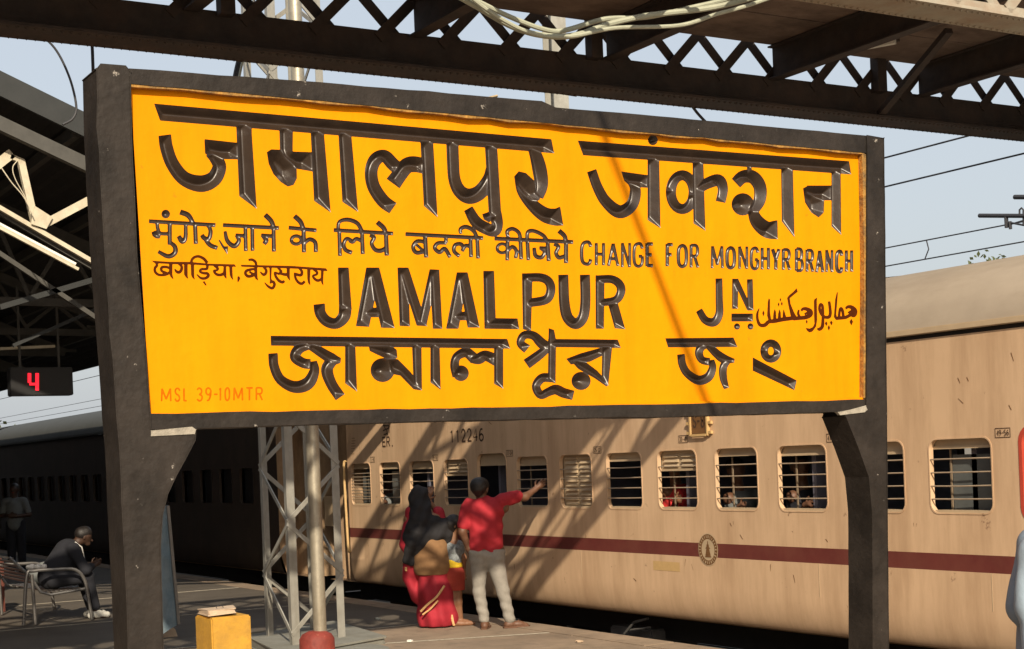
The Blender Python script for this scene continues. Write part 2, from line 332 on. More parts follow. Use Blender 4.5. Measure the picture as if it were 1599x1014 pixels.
for yc in (10.45, 15.6, 18.0):
    bal.add([(-200, yc - 1.9, -1.03), (-200, yc - 1.3, -0.92), (-200, yc + 1.3, -0.92), (-200, yc + 1.9, -1.03), (60, yc - 1.9, -1.03), (60, yc - 1.3, -0.92), (60, yc + 1.3, -0.92), (60, yc + 1.9, -1.03)],
            [(0, 4, 5, 1), (1, 5, 6, 2), (2, 6, 7, 3)])
bal.obj('trackbed', 'ballast'); tag(bpy.data.objects['trackbed'], kind='structure')
rl = MB()
for yc in (10.45, 18.0):
    for s in (-0.87, 0.87):
        rl.box((-200, yc + s - 0.035, -0.915), (60, yc + s + 0.035, -0.80))
rl.obj('rails', 'rail_steel'); tag(bpy.data.objects['rails'], kind='structure')
MB().add([(-90, -14, .004), (-15.05, -14, .004), (-15.05, 8.20, .004), (-90, 8.20, .004)], [(0, 1, 2, 3)]).obj('pavement', 'asphalt'); tag(bpy.data.objects['pavement'], kind='structure')
# faint cement repair lines across the floor
jl = MB()
for a, b, w in (((-13.9, 6.1), (-13.2, 8.18), 0.03), ((-15.05, 2.0), (-15.05, 8.18), 0.05), ((-18.6, 2.0), (-18.4, 8.18), 0.03), ((-22.0, 2.0), (-22.0, 8.18), 0.03)):
    jl.beam((*a, 0.006), (*b, 0.006), w, 0.006)
jl.obj('floor_joint', 'mortar'); tag(bpy.data.objects['floor_joint'], kind='structure')
# ================================================================== FOOTBRIDGE
ZB, XF, XN = 4.80, -10.6, -7.74
fob = thing('footbridge', (XF, 6.0, ZB), 'dark steel footbridge with crossed lattice girders passing over platform and train', 'footbridge')
FY0, FY1 = -4.0, 25.0
for X_, m_ in ((XF, 'bridge_steel_shaded'), (XN, 'bridge_steel_lit')):
    s = 1 if X_ == XF else -1
    MB().box((X_ - 0.17, FY0, ZB), (X_ + 0.17, FY1, ZB + 0.02)).box((X_ - 0.012, FY0, ZB + 0.021), (X_ + 0.012, FY1, ZB + (0.30 if X_ == XF else 0.13))).angle((X_ + 0.013, FY0, ZB + 0.021), (X_ + 0.013, FY1, ZB + 0.021), 0.09, 0.012, (1, 0, 0), (0, 0, 1)).angle((X_ - 0.013, FY0, ZB + 0.021), (X_ - 0.013, FY1, ZB + 0.021), 0.09, 0.012, (-1, 0, 0), (0, 0, 1)).obj('bottom_chord', m_, fob)
    MB().box((X_ - 0.10, FY0, ZB + 1.46), (X_ + 0.10, FY1, ZB + 1.48)).box((X_ - 0.012, FY0, ZB + 1.30), (X_ + 0.012, FY1, ZB + 1.459)).obj('top_chord', m_, fob)
    # lattice bars: one mesh per direction, instanced
    zlo, zhi = ZB + (0.24 if X_ == XF else 0.10), ZB + 1.34; H_ = zhi - zlo; p = 0.547
    yc0 = 6.98; z0 = ZB + 0.345           # crossings at this height
    for sgn in (-1, 1):
        o = 0.02 if sgn > 0 else -0.02
        me = MB().beam((o, -H_ / 2 * sgn, -H_ / 2), (o, H_ / 2 * sgn, H_ / 2), 0.085, 0.010, up=(1, 0, 0)).mesh('lattice_bar', m_)
        k0 = int((FY0 - yc0) / p); k1 = int((FY1 - yc0) / p)
        for k in range(k0, k1):
            ym = yc0 + k * p + sgn * ((zlo + zhi) / 2 - z0)
            if ym < FY0 + 0.6 or ym > FY1 - 0.6: continue
            b = link('lattice_bar', me); b.parent = fob
            b.location = (X_ - XF, ym - 6.0, (zlo + zhi) / 2 - ZB)
    me = MB().box((-0.05, -0.055, 0), (0.05, 0.055, 1.10)).mesh('girder_post', m_)
    y = 7.2 - 3.2 * 3
    while y < FY1 - 0.5:
        b = link('girder_post', me); b.parent = fob; b.location = (X_ - XF + 0.06 * s, y - 6.0, 0.26); y += 3.2
    rv = MB(); y = 1.0
    while y < 17:
        for dx in (-0.13, 0.13):
            rv.add([(X_ + dx - .012, y - .012, ZB - 0.001), (X_ + dx + .012, y - .012, ZB - 0.001), (X_ + dx + .012, y + .012, ZB - 0.001), (X_ + dx - .012, y + .012, ZB - 0.001), (X_ + dx, y, ZB - 0.016)], [(0, 1, 4), (1, 2, 4), (2, 3, 4), (3, 0, 4)])
        y += 0.06
    tag(rv.obj('rivets', m_, fob), kind='stuff')
jm = MB().box((XF + 0.03, -0.06, 0), (XN - 0.03, 0.06, 0.014)).box((XF + 0.03, -0.006, 0.0145), (XN - 0.03, 0.006, 0.28)).box((XF + 0.03, -0.06, 0.2805), (XN - 0.03, 0.06, 0.294)).mesh('floor_joist', 'bridge_steel_shaded')
yj = [5.55 + 1.8 * k for k in range(-5, 11)]
for y in yj:
    b = link('floor_joist', jm); b.parent = fob; b.location = (-XF, y - 6.0, 0.27)
ZD = ZB + 0.27 + 0.296
for i in range(len(yj) - 1):
    xs = [XF + 0.06, -9.80, -9.05, -8.62, -8.02]
    for j in range(4):
        MB().box((xs[j] + 0.008, yj[i] + 0.007, ZD + 0.006 * random.random()), (xs[j + 1] - 0.008, yj[i + 1] - 0.007, ZD + 0.07)).obj('deck_slab', 'deck_brown', fob)
for p0, p1 in (((1375, 178), (1482, 48)), ((1620, 205), (1740, 70))):      # steep braces from the girder posts
    MB().beam(at(*p0, X=XF + .12), at(*p1, Z=ZB + .50), 0.07, 0.05).obj('wind_brace', 'bridge_steel_shaded', fob)
bt_ = thing('light_batten', at(1345, 76, Z=ZB + .50), 'pale twin light batten fixed under the bridge deck at upper right', 'light batten')
MB().beam(at(1288, 87, Z=ZB + .50), at(1338, 77, Z=ZB + .50), 0.05, 0.04).obj('tube_cover', 'tube_white', bt_)
MB().beam(at(1349, 74, Z=ZB + .50), at(1398, 65, Z=ZB + .50), 0.05, 0.04).obj('tube_cover', 'tube_white', bt_)
MB().beam(at(1284, 84, Z=ZB + .535), at(1402, 61, Z=ZB + .535), 0.09, 0.03).obj('tray', 'bridge_steel_shaded', bt_)
for y in (-3.4, 13.2):
    for X_ in (XF, XN):
        MB().box((X_ - 0.14, y - 0.14, -1.0), (X_ + 0.14, y + 0.14, ZB - 0.001)).obj('support_column', 'bridge_steel_shaded', fob)
# cables slung under the bridge
def cable(pts, r, m, label, name='cable', cat='cable', group=None, n=8):
    return tag(MB().tube([tuple(p) for p in spline(pts, n)], r, 8).obj(name, m, None, smooth=True), label, cat, group)
P = lambda pts, X: [at(a, b, X=X) for a, b in pts]
cable(P([(700, -20), (745, 2), (795, 26), (845, 45), (880, 48), (945, 30), (1010, 27), (1080, 12), (1130, 0), (1180, -18)], -8.5), 0.017, 'cable_green', 'pale cable slung highest in the bundle under the bridge', group='cables under the bridge')
cable(P([(690, -20), (740, 8), (800, 42), (850, 56), (900, 55), (950, 38), (1015, 24), (1100, 14), (1155, 2), (1230, -20)], -8.45), 0.020, 'cable_green', 'thick pale green cable sagging lowest under the bridge', group='cables under the bridge')
cable(P([(715, -20), (770, 22), (830, 52), (890, 57), (960, 44), (1060, 40), (1120, 22), (1170, 8), (1250, -20)], -8.4), 0.014, 'cable_green', 'thin greenish cable dipping furthest right under the bridge', group='cables under the bridge')
cable(P([(50, 44), (85, 75), (108, 120), (119, 165), (114, 185), (98, 195)], -12.5), 0.010, 'cable_dark', 'dark cable curving in a loop down to the station canopy')
cable(P([(136, 44), (143, 65), (145, 100), (146, 140)], -11.0), 0.012, 'cable_dark', 'short dark cable hanging behind the left sign post')
cable(P([(398, 30), (384, 60), (372, 100), (362, 150)], -11.2), 0.022, 'cable_dark', 'thick black cable hanging beside the lattice mast top')
cable(P([(402, 30), (390, 62), (378, 100), (368, 150)], -11.15), 0.010, 'cable_green', 'thin grey cable hanging with the black one')
cable(P([(1080, 165), (1090, 178), (1103, 192), (1112, 202)], -11.0), 0.013, 'cable_dark', 'short slanting cable over the middle of the sign')
cable(P([(500, 98), (600, 112), (720, 128), (805, 136), (900, 150)], -10.9), 0.008, 'cable_dark', 'thin wire running just below the far bridge girder')

# ================================================================== STATION CANOPY (left)
can = thing('station_canopy', (-16, 2, 0), 'dark platform canopy with sloping roof and lit truss behind the left sign post', 'canopy')
ZE, YE, SL = 3.97, 8.0, 0.42
def roofz(y): return ZE + SL * (YE - y) if y > 0 else ZE + SL * (YE + y)
rf = MB(); nY = 90; XA, XB = -16.0, -75.0
for side in (1, -1):
    vs = []; fs = []
    for i in range(nY + 1):
        y = YE * i / nY; z = ZE + SL * (YE - y) + 0.018 * math.cos(i * math.pi)
        for X_ in (XA, XB): vs.append((X_, y * side, z))
    for i in range(nY): fs.append((2 * i, 2 * i + 1, 2 * i + 3, 2 * i + 2))
    rf.add(vs, fs)
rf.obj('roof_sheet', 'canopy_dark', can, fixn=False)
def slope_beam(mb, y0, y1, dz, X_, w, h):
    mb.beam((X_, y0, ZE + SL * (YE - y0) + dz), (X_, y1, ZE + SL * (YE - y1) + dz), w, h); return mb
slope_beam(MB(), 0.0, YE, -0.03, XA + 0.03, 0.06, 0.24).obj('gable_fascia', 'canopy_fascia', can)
slope_beam(MB(), 0.0, YE, -0.42, XA - 0.05, 0.10, 0.14).obj('rafter', 'truss_dark', can)
for y in np.arange(0.6, 8.0, 0.95):
    MB().box((XA - 0.1, y - 0.04, roofz(y) - 0.16), (XB, y + 0.04, roofz(y) - 0.04)).obj('purlin', 'truss_dark', can)
MB().box((XA - 0.05, YE - 0.02, ZE - 0.16), (XB, YE + 0.05, ZE + 0.03)).obj('eave_gutter', 'canopy_fascia', can)
MB().box((XA - 0.05, -YE - 0.05, ZE - 0.16), (XB, -YE + 0.02, ZE + 0.03)).obj('eave_gutter', 'canopy_fascia', can)
for X_ in np.arange(-20, -72, -4.0):
    mb = MB(); mb.beam((X_, 0.3, roofz(.3) - .25), (X_, 7.3, roofz(7.3) - .25), 0.1, 0.14); mb.obj('rafter', 'truss_dark', can)
    mb = MB(); mb.beam((X_, -1.8, 4.1), (X_, 7.2, 4.0), 0.08, 0.10)
    for k in range(8):
        ya = 0.3 + k * 0.9
        mb.beam((X_, ya, 4.1), (X_, ya + 0.45, roofz(ya + .45) - .3), 0.05, 0.05); mb.beam((X_, ya + 0.45, roofz(ya + .45) - .3), (X_, ya + 0.9, 4.05), 0.05, 0.05)
    mb.obj('truss', 'truss_dark', can)
for X_ in np.arange(-17, -72, -8.0):
    MB().box((X_ - 0.12, 1.7, -0.01), (X_ + 0.12, 1.94, 6.2)).obj('column', 'canopy_fascia', can)
XT = -16.3
def tm(a, b, w, m='truss_cream', X_=XT, name='truss_member', h=0.06):
    return MB().beam(at(*a, X=X_), at(*b, X=X_), h, w, up=(0, 0, 1)).obj(name, m, can)
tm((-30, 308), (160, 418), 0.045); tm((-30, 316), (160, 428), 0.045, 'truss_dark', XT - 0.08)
tm((-10, 262), (18, 240), 0.10); tm((16, 245), (36, 253), 0.05)
MB().beam(at(32, 250, X=XT), at(55, 352, X=XT), 0.07, 0.07, up=(0, 1, 0)).obj('truss_member', 'truss_cream', can)
tm((66, 352), (160, 302), 0.085)
MB().prism([at(54, 322, X=XT + .05), at(82, 340, X=XT + .05), at(72, 358, X=XT + .05), at(48, 350, X=XT + .05)], (0.012, 0, 0)).obj('gusset_plate', 'truss_cream', can)
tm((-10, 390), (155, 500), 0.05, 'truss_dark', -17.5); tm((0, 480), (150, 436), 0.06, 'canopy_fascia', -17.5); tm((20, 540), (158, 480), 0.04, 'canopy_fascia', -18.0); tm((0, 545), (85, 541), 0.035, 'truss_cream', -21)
tl = thing('tube_light', at(60, 382, X=XT + .1), 'unlit white tube light slung under the canopy truss', 'tube light')
MB().tube([at(-20, 340, X=XT + .1), at(118, 413, X=XT + .1)], 0.018, 10).obj('tube', 'tube_white', tl, smooth=True)
MB().beam(at(-20, 346, X=XT + .1), at(122, 421, X=XT + .1), 0.05, 0.03).obj('batten', 'truss_cream', tl)
cable(P([(2, 262), (18, 285), (35, 305), (45, 322), (52, 338)], XT + .12), 0.006, 'truss_cream', 'loose thin wire drooping along the canopy truss')
cable(P([(28, 250), (20, 262), (24, 280), (40, 310), (48, 335)], XT + .10), 0.005, 'truss_cream', 'loose wire knotted round the upright of the canopy truss')

bd = thing('sky_blocker', (-30, -12, 0), 'unseen brick block added out of frame to the left to cut sky light', 'sky blocker')  # added block, never in view, keeps sky light off the covered platform
MB().box((-90, -14, -1.0), (4, -9.6, 7.5)).obj('wall', 'brick', bd)  # wall of the added sky blocker, never in view
MB().box((-90.3, -14.3, 7.501), (4.3, -9.2, 7.8)).obj('roof', 'canopy_fascia', bd)  # top of the added sky blocker, never in view
for X_ in range(-86, 2, 6):
    MB().box((X_, -9.62, 0.9), (X_ + 1.6, -9.57, 2.6)).obj('window', 'window_glass', bd)  # window on the added sky blocker, never in view

# platform number display
dp = thing('platform_display', at(60, 600, X=-20.5), 'black display board with a red 4 hanging under the canopy', 'display board')
a = at(16, 574, X=-20.5); b = at(115, 617, X=-20.5)
MB().box((-20.5, a[1], b[2]), (-20.72, b[1], a[2])).obj('case', 'display_black', dp, bevel=0.01)
for yy in (a[1] + 0.15, b[1] - 0.15):
    MB().box((-20.6, yy - 0.015, a[2]), (-20.63, yy + 0.015, 4.3)).obj('hanger', 'truss_dark', dp)
def led(name, p, q, m='led_red'): MB().beam(at(*p, X=-20.49), at(*q, X=-20.49), 0.012, 0.042, up=(0, 0, 1)).obj(name, m, dp)
led('led_segment', (46, 583), (46, 598)); MB().beam(at(46, 600, X=-20.485), at(57, 600, X=-20.485), 0.012, 0.032).obj('led_segment', 'led_red', dp)
led('led_segment', (58, 583), (58, 610))
# ================================================================== TRAIN
YS = 8.832            # side plane of the coaches
YC = YS + 1.62
PROFILE = [(0.50 - .34 * math.sin(k * math.pi / 20), .10 * (1 - math.cos(k * math.pi / 20))) for k in range(10, -1, -1)]
PROFILE = [(round(a, 4), round(b, 4)) for a, b in PROFILE]
def rrect(x0, x1, z0, z1, r, n=5):
    out = []
    for cx, cz, a0 in ((x1 - r, z1 - r, 0), (x0 + r, z1 - r, 90), (x0 + r, z0 + r, 180), (x1 - r, z0 + r, 270)):
        for k in range(n + 1):
            a = rad(a0 + 90 * k / n); out.append((cx + r * math.cos(a), cz + r * math.sin(a)))
    return out
WZ0, WZ1 = 1.232, 1.792
W1 = [(-19.226, -18.616), (-18.322, -17.737), (-17.453, -16.808), (-16.526, -15.932), (-15.70, -15.03), (-14.793, -14.157), (-13.898, -13.292), (-13.009, -12.403), (-12.125, -11.516), (-11.228, -10.635), (-10.35, -9.74), (-9.47, -8.849), (-8.571, -7.961), (-7.67, -7.0)]
def coach(x0, x1, wins, label, side_m, detail):
    c = thing('railway_coach', ((x0 + x1) / 2, YC, -0.84), label, 'railway coach', 'coaches of the standing train')
    xa = x0 + (1.0 if x1 < 5 or True else 0); xb = x1 - 1.0
    # --- side with window openings
    mb = MB(); idx = {'cream': [], 'maroon': [], 'grime': []}
    def strip(z0, z1, o0, o1, key):
        n0 = len(mb.f)
        n = 40
        for i in range(n):
            u0 = xa + (xb - xa) * i / n; u1 = xa + (xb - xa) * (i + 1) / n
            mb.add([(u0, YS + o0, z0), (u1, YS + o0, z0), (u1, YS + o1, z1), (u0, YS + o1, z1)], [(0, 1, 2, 3)])
        idx[key] += list(range(n0, len(mb.f)))
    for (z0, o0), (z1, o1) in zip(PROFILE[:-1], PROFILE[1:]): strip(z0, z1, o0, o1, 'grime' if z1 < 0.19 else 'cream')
    strip(0.50, 0.787, 0, 0, 'cream'); strip(0.787, 0.918, 0, 0, 'maroon'); strip(0.918, 1.10, 0, 0, 'cream')
    cuts = [xa] + [(wins[i][1] + wins[i + 1][0]) / 2 for i in range(len(wins) - 1)] + [xb]
    n0 = len(mb.f)
    for i, w in enumerate(wins):
        em = detail and i in (4, 13)
        z0, z1 = (1.19, 1.845) if em else (WZ0, WZ1)
        hole = rrect(w[0], w[1], z0, z1, 0.075 if not em else 0.10)
        outer = [(cuts[i], 1.10), (cuts[i + 1], 1.10), (cuts[i + 1], 1.92), (cuts[i], 1.92)]
        allp = outer + hole[::-1]
        tri = geometry.tessellate_polygon([[Vector((*p, 0)) for p in outer], [Vector((*p, 0)) for p in hole[::-1]]])
        mb.add([(p[0], YS, p[1]) for p in allp], [tuple(t) for t in tri])
    idx['cream'] += list(range(n0, len(mb.f)))
    strip(1.92, 2.578, 0, 0, 'cream')
    # ends of the body and recessed door pockets
    n0 = len(mb.f)
    yb = YS + 0.28
    mb.add([(xa, YS, .5), (xa, yb, .5), (xa, yb, 2.578), (xa, YS, 2.578)], [(0, 1, 2, 3)]); mb.add([(xb, YS, .5), (xb, yb, .5), (xb, yb, 2.578), (xb, YS, 2.578)], [(0, 1, 2, 3)])
    mb.add([(xa, YS + .10, .16), (xa, yb, .16), (xa, yb, .5), (xa, YS, .5)], [(0, 1, 2, 3)]); mb.add([(xb, YS + .10, .16), (xb, yb, .16), (xb, yb, .5), (xb, YS, .5)], [(0, 1, 2, 3)])
    for u0, u1 in ((x0, xa), (xb, x1)):
        mb.add([(u0, yb, .16), (u1, yb, .16), (u1, yb, 2.55), (u0, yb, 2.55)], [(0, 1, 2, 3)])
    mb.add([(x0, yb, .16), (x0, YC + 1.62, .16), (x0, YC + 1.62, 2.6), (x0, YC, 3.2), (x0, yb, 2.6)], [(0, 1, 2, 3, 4)])
    mb.add([(x1, yb, .16), (x1, YC + 1.62, .16), (x1, YC + 1.62, 2.6), (x1, YC, 3.2), (x1, yb, 2.6)], [(0, 1, 2, 3, 4)])
    yw = YC + 1.62
    def fw(a_, b_, z0_, z1_): mb.add([(a_, yw, z0_), (b_, yw, z0_), (b_, yw, z1_), (a_, yw, z1_)], [(0, 1, 2, 3)])
    if not detail: fw(x0, x1, .16, 2.6)
    else:
        fw(x0, x1, .16, 1.22); fw(x0, x1, 1.8, 2.6); pv = x0
        for q_, w in enumerate(wins):
            zt_ = (1.8, 1.52, 1.8, 1.42, 1.22, 1.62)[q_ % 6]
            fw(pv, w[0], 1.22, 1.8); fw(w[0], w[1], 1.22, 1.8 if q_ % 3 == 1 else 1.8 - (zt_ - 1.22) if zt_ < 1.8 else 1.40); pv = w[1]
        fw(pv, x1, 1.22, 1.8)
    mb.add([(x0, YS + .11, .155), (x1, YS + .11, .155), (x1, YC + 1.62, .155), (x0, YC + 1.62, .155)], [(0, 1, 2, 3)])
    idx['grime'] += list(range(n0, len(mb.f)))
    body = mb.mesh('body', [side_m, 'coach_maroon', 'coach_grime', 'inside_dark'], fixn=False)
    for k_, key in ((1, 'maroon'), (2, 'grime')):
        for f in idx[key]: body.polygons[f].material_index = k_
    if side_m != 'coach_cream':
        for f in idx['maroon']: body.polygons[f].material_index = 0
    bm = bmesh.new(); bm.from_mesh(body); bmesh.ops.remove_doubles(bm, verts=bm.verts, dist=0.0004); bm.to_mesh(body); bm.free()
    body.polygons.foreach_set('use_smooth', [True] * len(body.polygons)); body.set_sharp_from_angle(angle=rad(30))
    link('body', body, c)
    # --- roof with gutter
    prof = []
    for k in range(17):
        a = math.pi * k / 16; prof.append((YC - 1.63 * math.cos(a), 2.655 + 0.625 * math.sin(a) ** 0.85))
    prof[0] = (YC - 1.63, 2.64); rb = MB(); seg = 22
    for i in range(seg + 1):
        X_ = x0 + (x1 - x0) * i / seg
        rb.v += [(X_, p[0], p[1]) for p in prof]
    rb.f = [(i * 17 + k, i * 17 + k + 1, (i + 1) * 17 + k + 1, (i + 1) * 17 + k) for i in range(seg) for k in range(16)]
    rb.obj('roof', 'coach_roof' if detail else 'roof_shaded', c, smooth=True)
    MB().box((x0, YS - 0.035, 2.612), (x1, YS + 0.02, 2.66)).obj('gutter', 'coach_trim' if detail else 'roof_shaded', c, bevel=0.006)
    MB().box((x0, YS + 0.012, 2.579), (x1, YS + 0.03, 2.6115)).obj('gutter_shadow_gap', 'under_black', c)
    if detail:
        for X_ in (-14.6, -12.3, -10.0, -7.2, -4.4):                         # raised roof seams
            sm = MB(); pts = [(X_, p[0], p[1] + 0.004) for p in prof]
            sm.tube(pts, 0.006, 6); sm.obj('roof_seam', 'coach_roof', c)
        for X_, yy in ((-8.05, YC - 0.55),):
            mb = MB()
            mb.box((X_ - 0.22, yy - 0.2, 3.1), (X_ + 0.22, yy + 0.2, 3.28)); mb.obj('roof_vent', 'coach_roof', c, bevel=0.05)
    # --- inside
    ib = MB().box((xa, YS + 0.42, .3), (xb, YC + 1.5, 2.5)); 
    MB().add([(xa, YS + .02, 2.3), (xb, YS + .02, 2.3), (xb, YC + 1.6, 2.3), (xa, YC + 1.6, 2.3)], [(0, 1, 2, 3)]).add([(xa, YS + .10, .55), (xb, YS + .10, .55), (xb, YC + 1.6, .55), (xa, YC + 1.6, .55)], [(0, 1, 2, 3)]).obj('interior_shell', 'inside_dark', c, fixn=False)
    n = 0
    for i, w in enumerate(wins):
        em = detail and i in (4, 13)
        z0, z1 = (1.19, 1.845) if em else (WZ0, WZ1)
        hole = rrect(w[0], w[1], z0, z1, 0.075 if not em else 0.10); bw = .012 if not (em and i == 13) else .03; big = rrect(w[0] - bw, w[1] + bw, z0 - bw, z1 + bw, 0.085 if not em else 0.12)
        kk = len(hole)
        fm = MB(); fm.add([(p[0], YS - .004, p[1]) for p in hole] + [(p[0], YS + .04, p[1]) for p in hole] + [(p[0], YS - .004, p[1]) for p in big] + [(p[0], YS + .004, p[1]) for p in big],
            [(a, (a + 1) % kk, (a + 1) % kk + kk, a + kk) for a in range(kk)] + [(a, a + 2 * kk, (a + 1) % kk + 2 * kk, (a + 1) % kk) for a in range(kk)] + [(a + 2 * kk, a + 3 * kk, (a + 1) % kk + 3 * kk, (a + 1) % kk + 2 * kk) for a in range(kk)])
        fr = fm.obj('window', 'emergency_red' if (em and i == 13) else side_m, c, smooth=True)
        if em and i == 13: fr['label'] = 'red framed emergency window at the right edge'
        if not detail:
            MB().add([(w[0], YS + .085, z0), (w[1], YS + .085, z0), (w[1], YS + .085, z1), (w[0], YS + .085, z1)], [(0, 1, 2, 3)]).obj('pane', 'window_glass', fr, fixn=False)
            continue
        zsh = {3: 1.60, 6: 1.232, 8: 1.60}.get(i, 1.722 - 0.014 * (i % 3))
        # louvred shutter, lowered by different amounts
        sh = MB(); sh.box((w[0] - .01, YS + .052, zsh), (w[1] + .01, YS + .064, z1 + .02))
        if i in (3, 6, 8):
            z = zsh + 0.03
            while z < z1 - 0.02:
                for u0, u1 in ((w[0] + .05, (w[0] + w[1]) / 2 - .03), ((w[0] + w[1]) / 2 + .03, w[1] - .03)):
                    sh.add([(u0, YS + .051, z), (u1, YS + .051, z), (u1, YS + .030, z + .004), (u0, YS + .030, z + .004), (u0, YS + .051, z + .034), (u1, YS + .051, z + .034)], [(0, 1, 2, 3), (3, 2, 5, 4), (0, 3, 4), (1, 5, 2)])
                z += 0.048
        sh.box((w[0], YS + .040, zsh - .004), (w[1], YS + .051, zsh + .018))
        sh.obj('shutter', 'coach_trim', fr)
        # sill
        MB().box((w[0] + .03, YS + .004, z0 + .0), (w[1] - .03, YS + .08, z0 + .018)).obj('sill', 'coach_trim', fr)
        if not em:
            zs = [1.312, 1.345, 1.39, 1.43, 1.475, 1.52, 1.565, 1.61, 1.655] if i == 0 else [1.335, 1.435, 1.538, 1.640]
            for zb in zs:
                MB().tube([(w[0] - .012, YS + .006, zb), ((w[0] + w[1]) / 2, YS - .004 + .004 * random.random(), zb + .004 * (random.random() - .5)), (w[1] + .012, YS + .006, zb + .003)], 0.0065, 6).obj('window_bar', 'bar_metal', fr, smooth=True)
            if i >= 8 or i == 5:       # inner guide rail and raised glass frame
                MB().box((w[0] + .10, YS + .11, z0), (w[0] + .115, YS + .12, z1)).obj('guide_rail', 'bar_dark', fr)
        if i in (0, 1, 12):
            MB().box((w[0] + .12, YS + .12, z0 - .05), (w[1] - .02, YS + .125, z1 - .12)).obj('glass_pane', 'pane_grey', fr)
    # seats and partitions behind the windows
    if detail:
        for X_ in np.arange(-19.0, -6.5, 1.79):
            MB().box((X_, YS + .12, .6), (X_ + .05, YC + .2, 1.95)).obj('partition', 'seat_blue', c)
            MB().box((X_ - .5, YS + .3, .95), (X_ - .01, YC + .3, 1.03)).box((X_ + .06, YS + .3, .95), (X_ + .55, YC + .3, 1.03)).obj('berth', 'seat_blue', c)
        MB().box((w[0] - 1.0, YS + .3, 1.22), (w[0] - .5, YS + .5, 1.30)).obj('berth', 'ochre_patch', c)
    # --- underframe
    MB().box((x0 + .3, YS + .45, -.12), (x1 - .3, YC + 1.1, .15)).obj('underframe', 'under_black', c)
    for bx in (x0 + 3.3, x1 - 3.3):
        bg_ = MB().box((bx - 1.7, YS + .52, -.55), (bx + 1.7, YS + .66, -.28)).box((bx - .3, YS + .5, -.6), (bx + .3, YS + .7, -.1)).obj('bogie_frame', 'under_black', c)
        for wx in (bx - 1.45, bx + 1.45):
            for yy in (YC - .87, YC + .87):
                MB().tube([(wx, yy - .065, -.35), (wx, yy + .065, -.35)], 0.45, 24).obj('wheel', 'steel_wheel', c, smooth=True)
            MB().tube([(wx, YC - .9, -.35), (wx, YC + .9, -.35)], 0.08, 10).obj('axle', 'under_black', c)
    return c
c1 = coach(-20.34, 1.0, W1 + [(-6.75 + 0.895 * k, -6.15 + 0.895 * k) for k in range(7)], 'cream sleeper coach with maroon stripe and barred windows in sunlight', 'coach_cream', True)
c2 = coach(-42.2, -20.9, [(-40.6 + 0.95 * k, -40.0 + 0.95 * k) for k in range(19)], 'next coach of the train, in deep shade behind the lattice mast', 'coach_brown_shaded', False)
c3 = coach(-64.0, -42.8, [(-62.4 + 0.95 * k, -61.8 + 0.95 * k) for k in range(19)], 'farthest coach of the train, dark under the canopy at left', 'coach_blue_shaded', False)
# battery box and brake gear seen in the gap
a = at(952, 985, Y=9.1); b = at(1016, 985, Y=9.1)
MB().box((a[0], 9.1, -.55), (b[0], 9.7, -.02)).obj('battery_box', 'under_grey', c1, bevel=0.02)
MB().tube([at(975, 990, Y=9.0), at(990, 972, Y=9.0), at(1012, 966, Y=9.0)], .014, 6).tube([at(978, 985, Y=9.02), at(1015, 980, Y=9.02)], .012, 6).obj('brake_rod', 'under_grey', c1)
# door handrail at the coach end
for xx in (-19.50, -19.42):
    h = [at(540, 720, Y=YS - .03), at(537, 728, Y=YS - .05), at(540, 790, Y=YS - .05), at(544, 855, Y=YS - .05), at(547, 862, Y=YS - .02)]
MB().tube([tuple(p) for p in spline(h, 5)], .017, 8).obj('handrail', 'ochre_patch', c1, smooth=True)
# steel end stanchions between coaches
MB().box((-20.88, YS + .5, 0.3), (-20.36, YC + 1.0, 2.7)).obj('vestibule', 'under_black', c1)
a = at(509, 775, Y=YS + .27); b = at(525, 822, Y=YS + .27)
MB().box((a[0], YS + .24, b[2]), (b[0], YS + .27, a[2])).obj('sunlit_patch', 'coach_trim', c2)  # spot of sun on the next coach, painted as a pale panel
for X_ in (-17.0, -13.55, -9.88, -8.0, -6.9):
    MB().box((X_ - .0025, YS - .0022, .502), (X_ + .0025, YS - .0005, .785)).obj('weld_seam', 'coach_trim', c1)
scr = MB(); r_ = random.Random(5)
for k in range(46):
    X_ = r_.uniform(-19, -7.2); z_ = r_.choice([r_.uniform(.52, .78), r_.uniform(.93, 1.15), r_.uniform(1.95, 2.5), r_.uniform(.52, 1.15)]); l_ = r_.uniform(.015, .07); a_ = r_.gauss(-1.2, .5); w_ = r_.uniform(.003, .009)
    if any(w[0] - .05 < X_ < w[1] + .05 for w in W1) and 1.18 < z_ < 1.9: continue
    dx, dz = math.cos(a_) * l_, math.sin(a_) * l_; y_ = YS - .0018 - .00002 * k
    scr.add([(X_, y_, z_), (X_ + w_, y_, z_ + w_ * .4), (X_ + dx + w_ * .5, y_, z_ + dz), (X_ + dx, y_, z_ + dz - w_)], [(0, 1, 2, 3)])
tag(scr.obj('scratches', 'plate_brown', c1, fixn=False), kind='stuff')
# painted numbers and labels on the coach
ym = YS - 0.0025
wall_text('coach_number', '112246', -16.335, -15.52, 2.0, 2.145, .022, 'marking_brown', c1, ym, gap=.45)
wall_text('marking', 'ER.', -18.20, -17.86, 2.0, 2.125, .02, 'marking_brown', c1, ym)
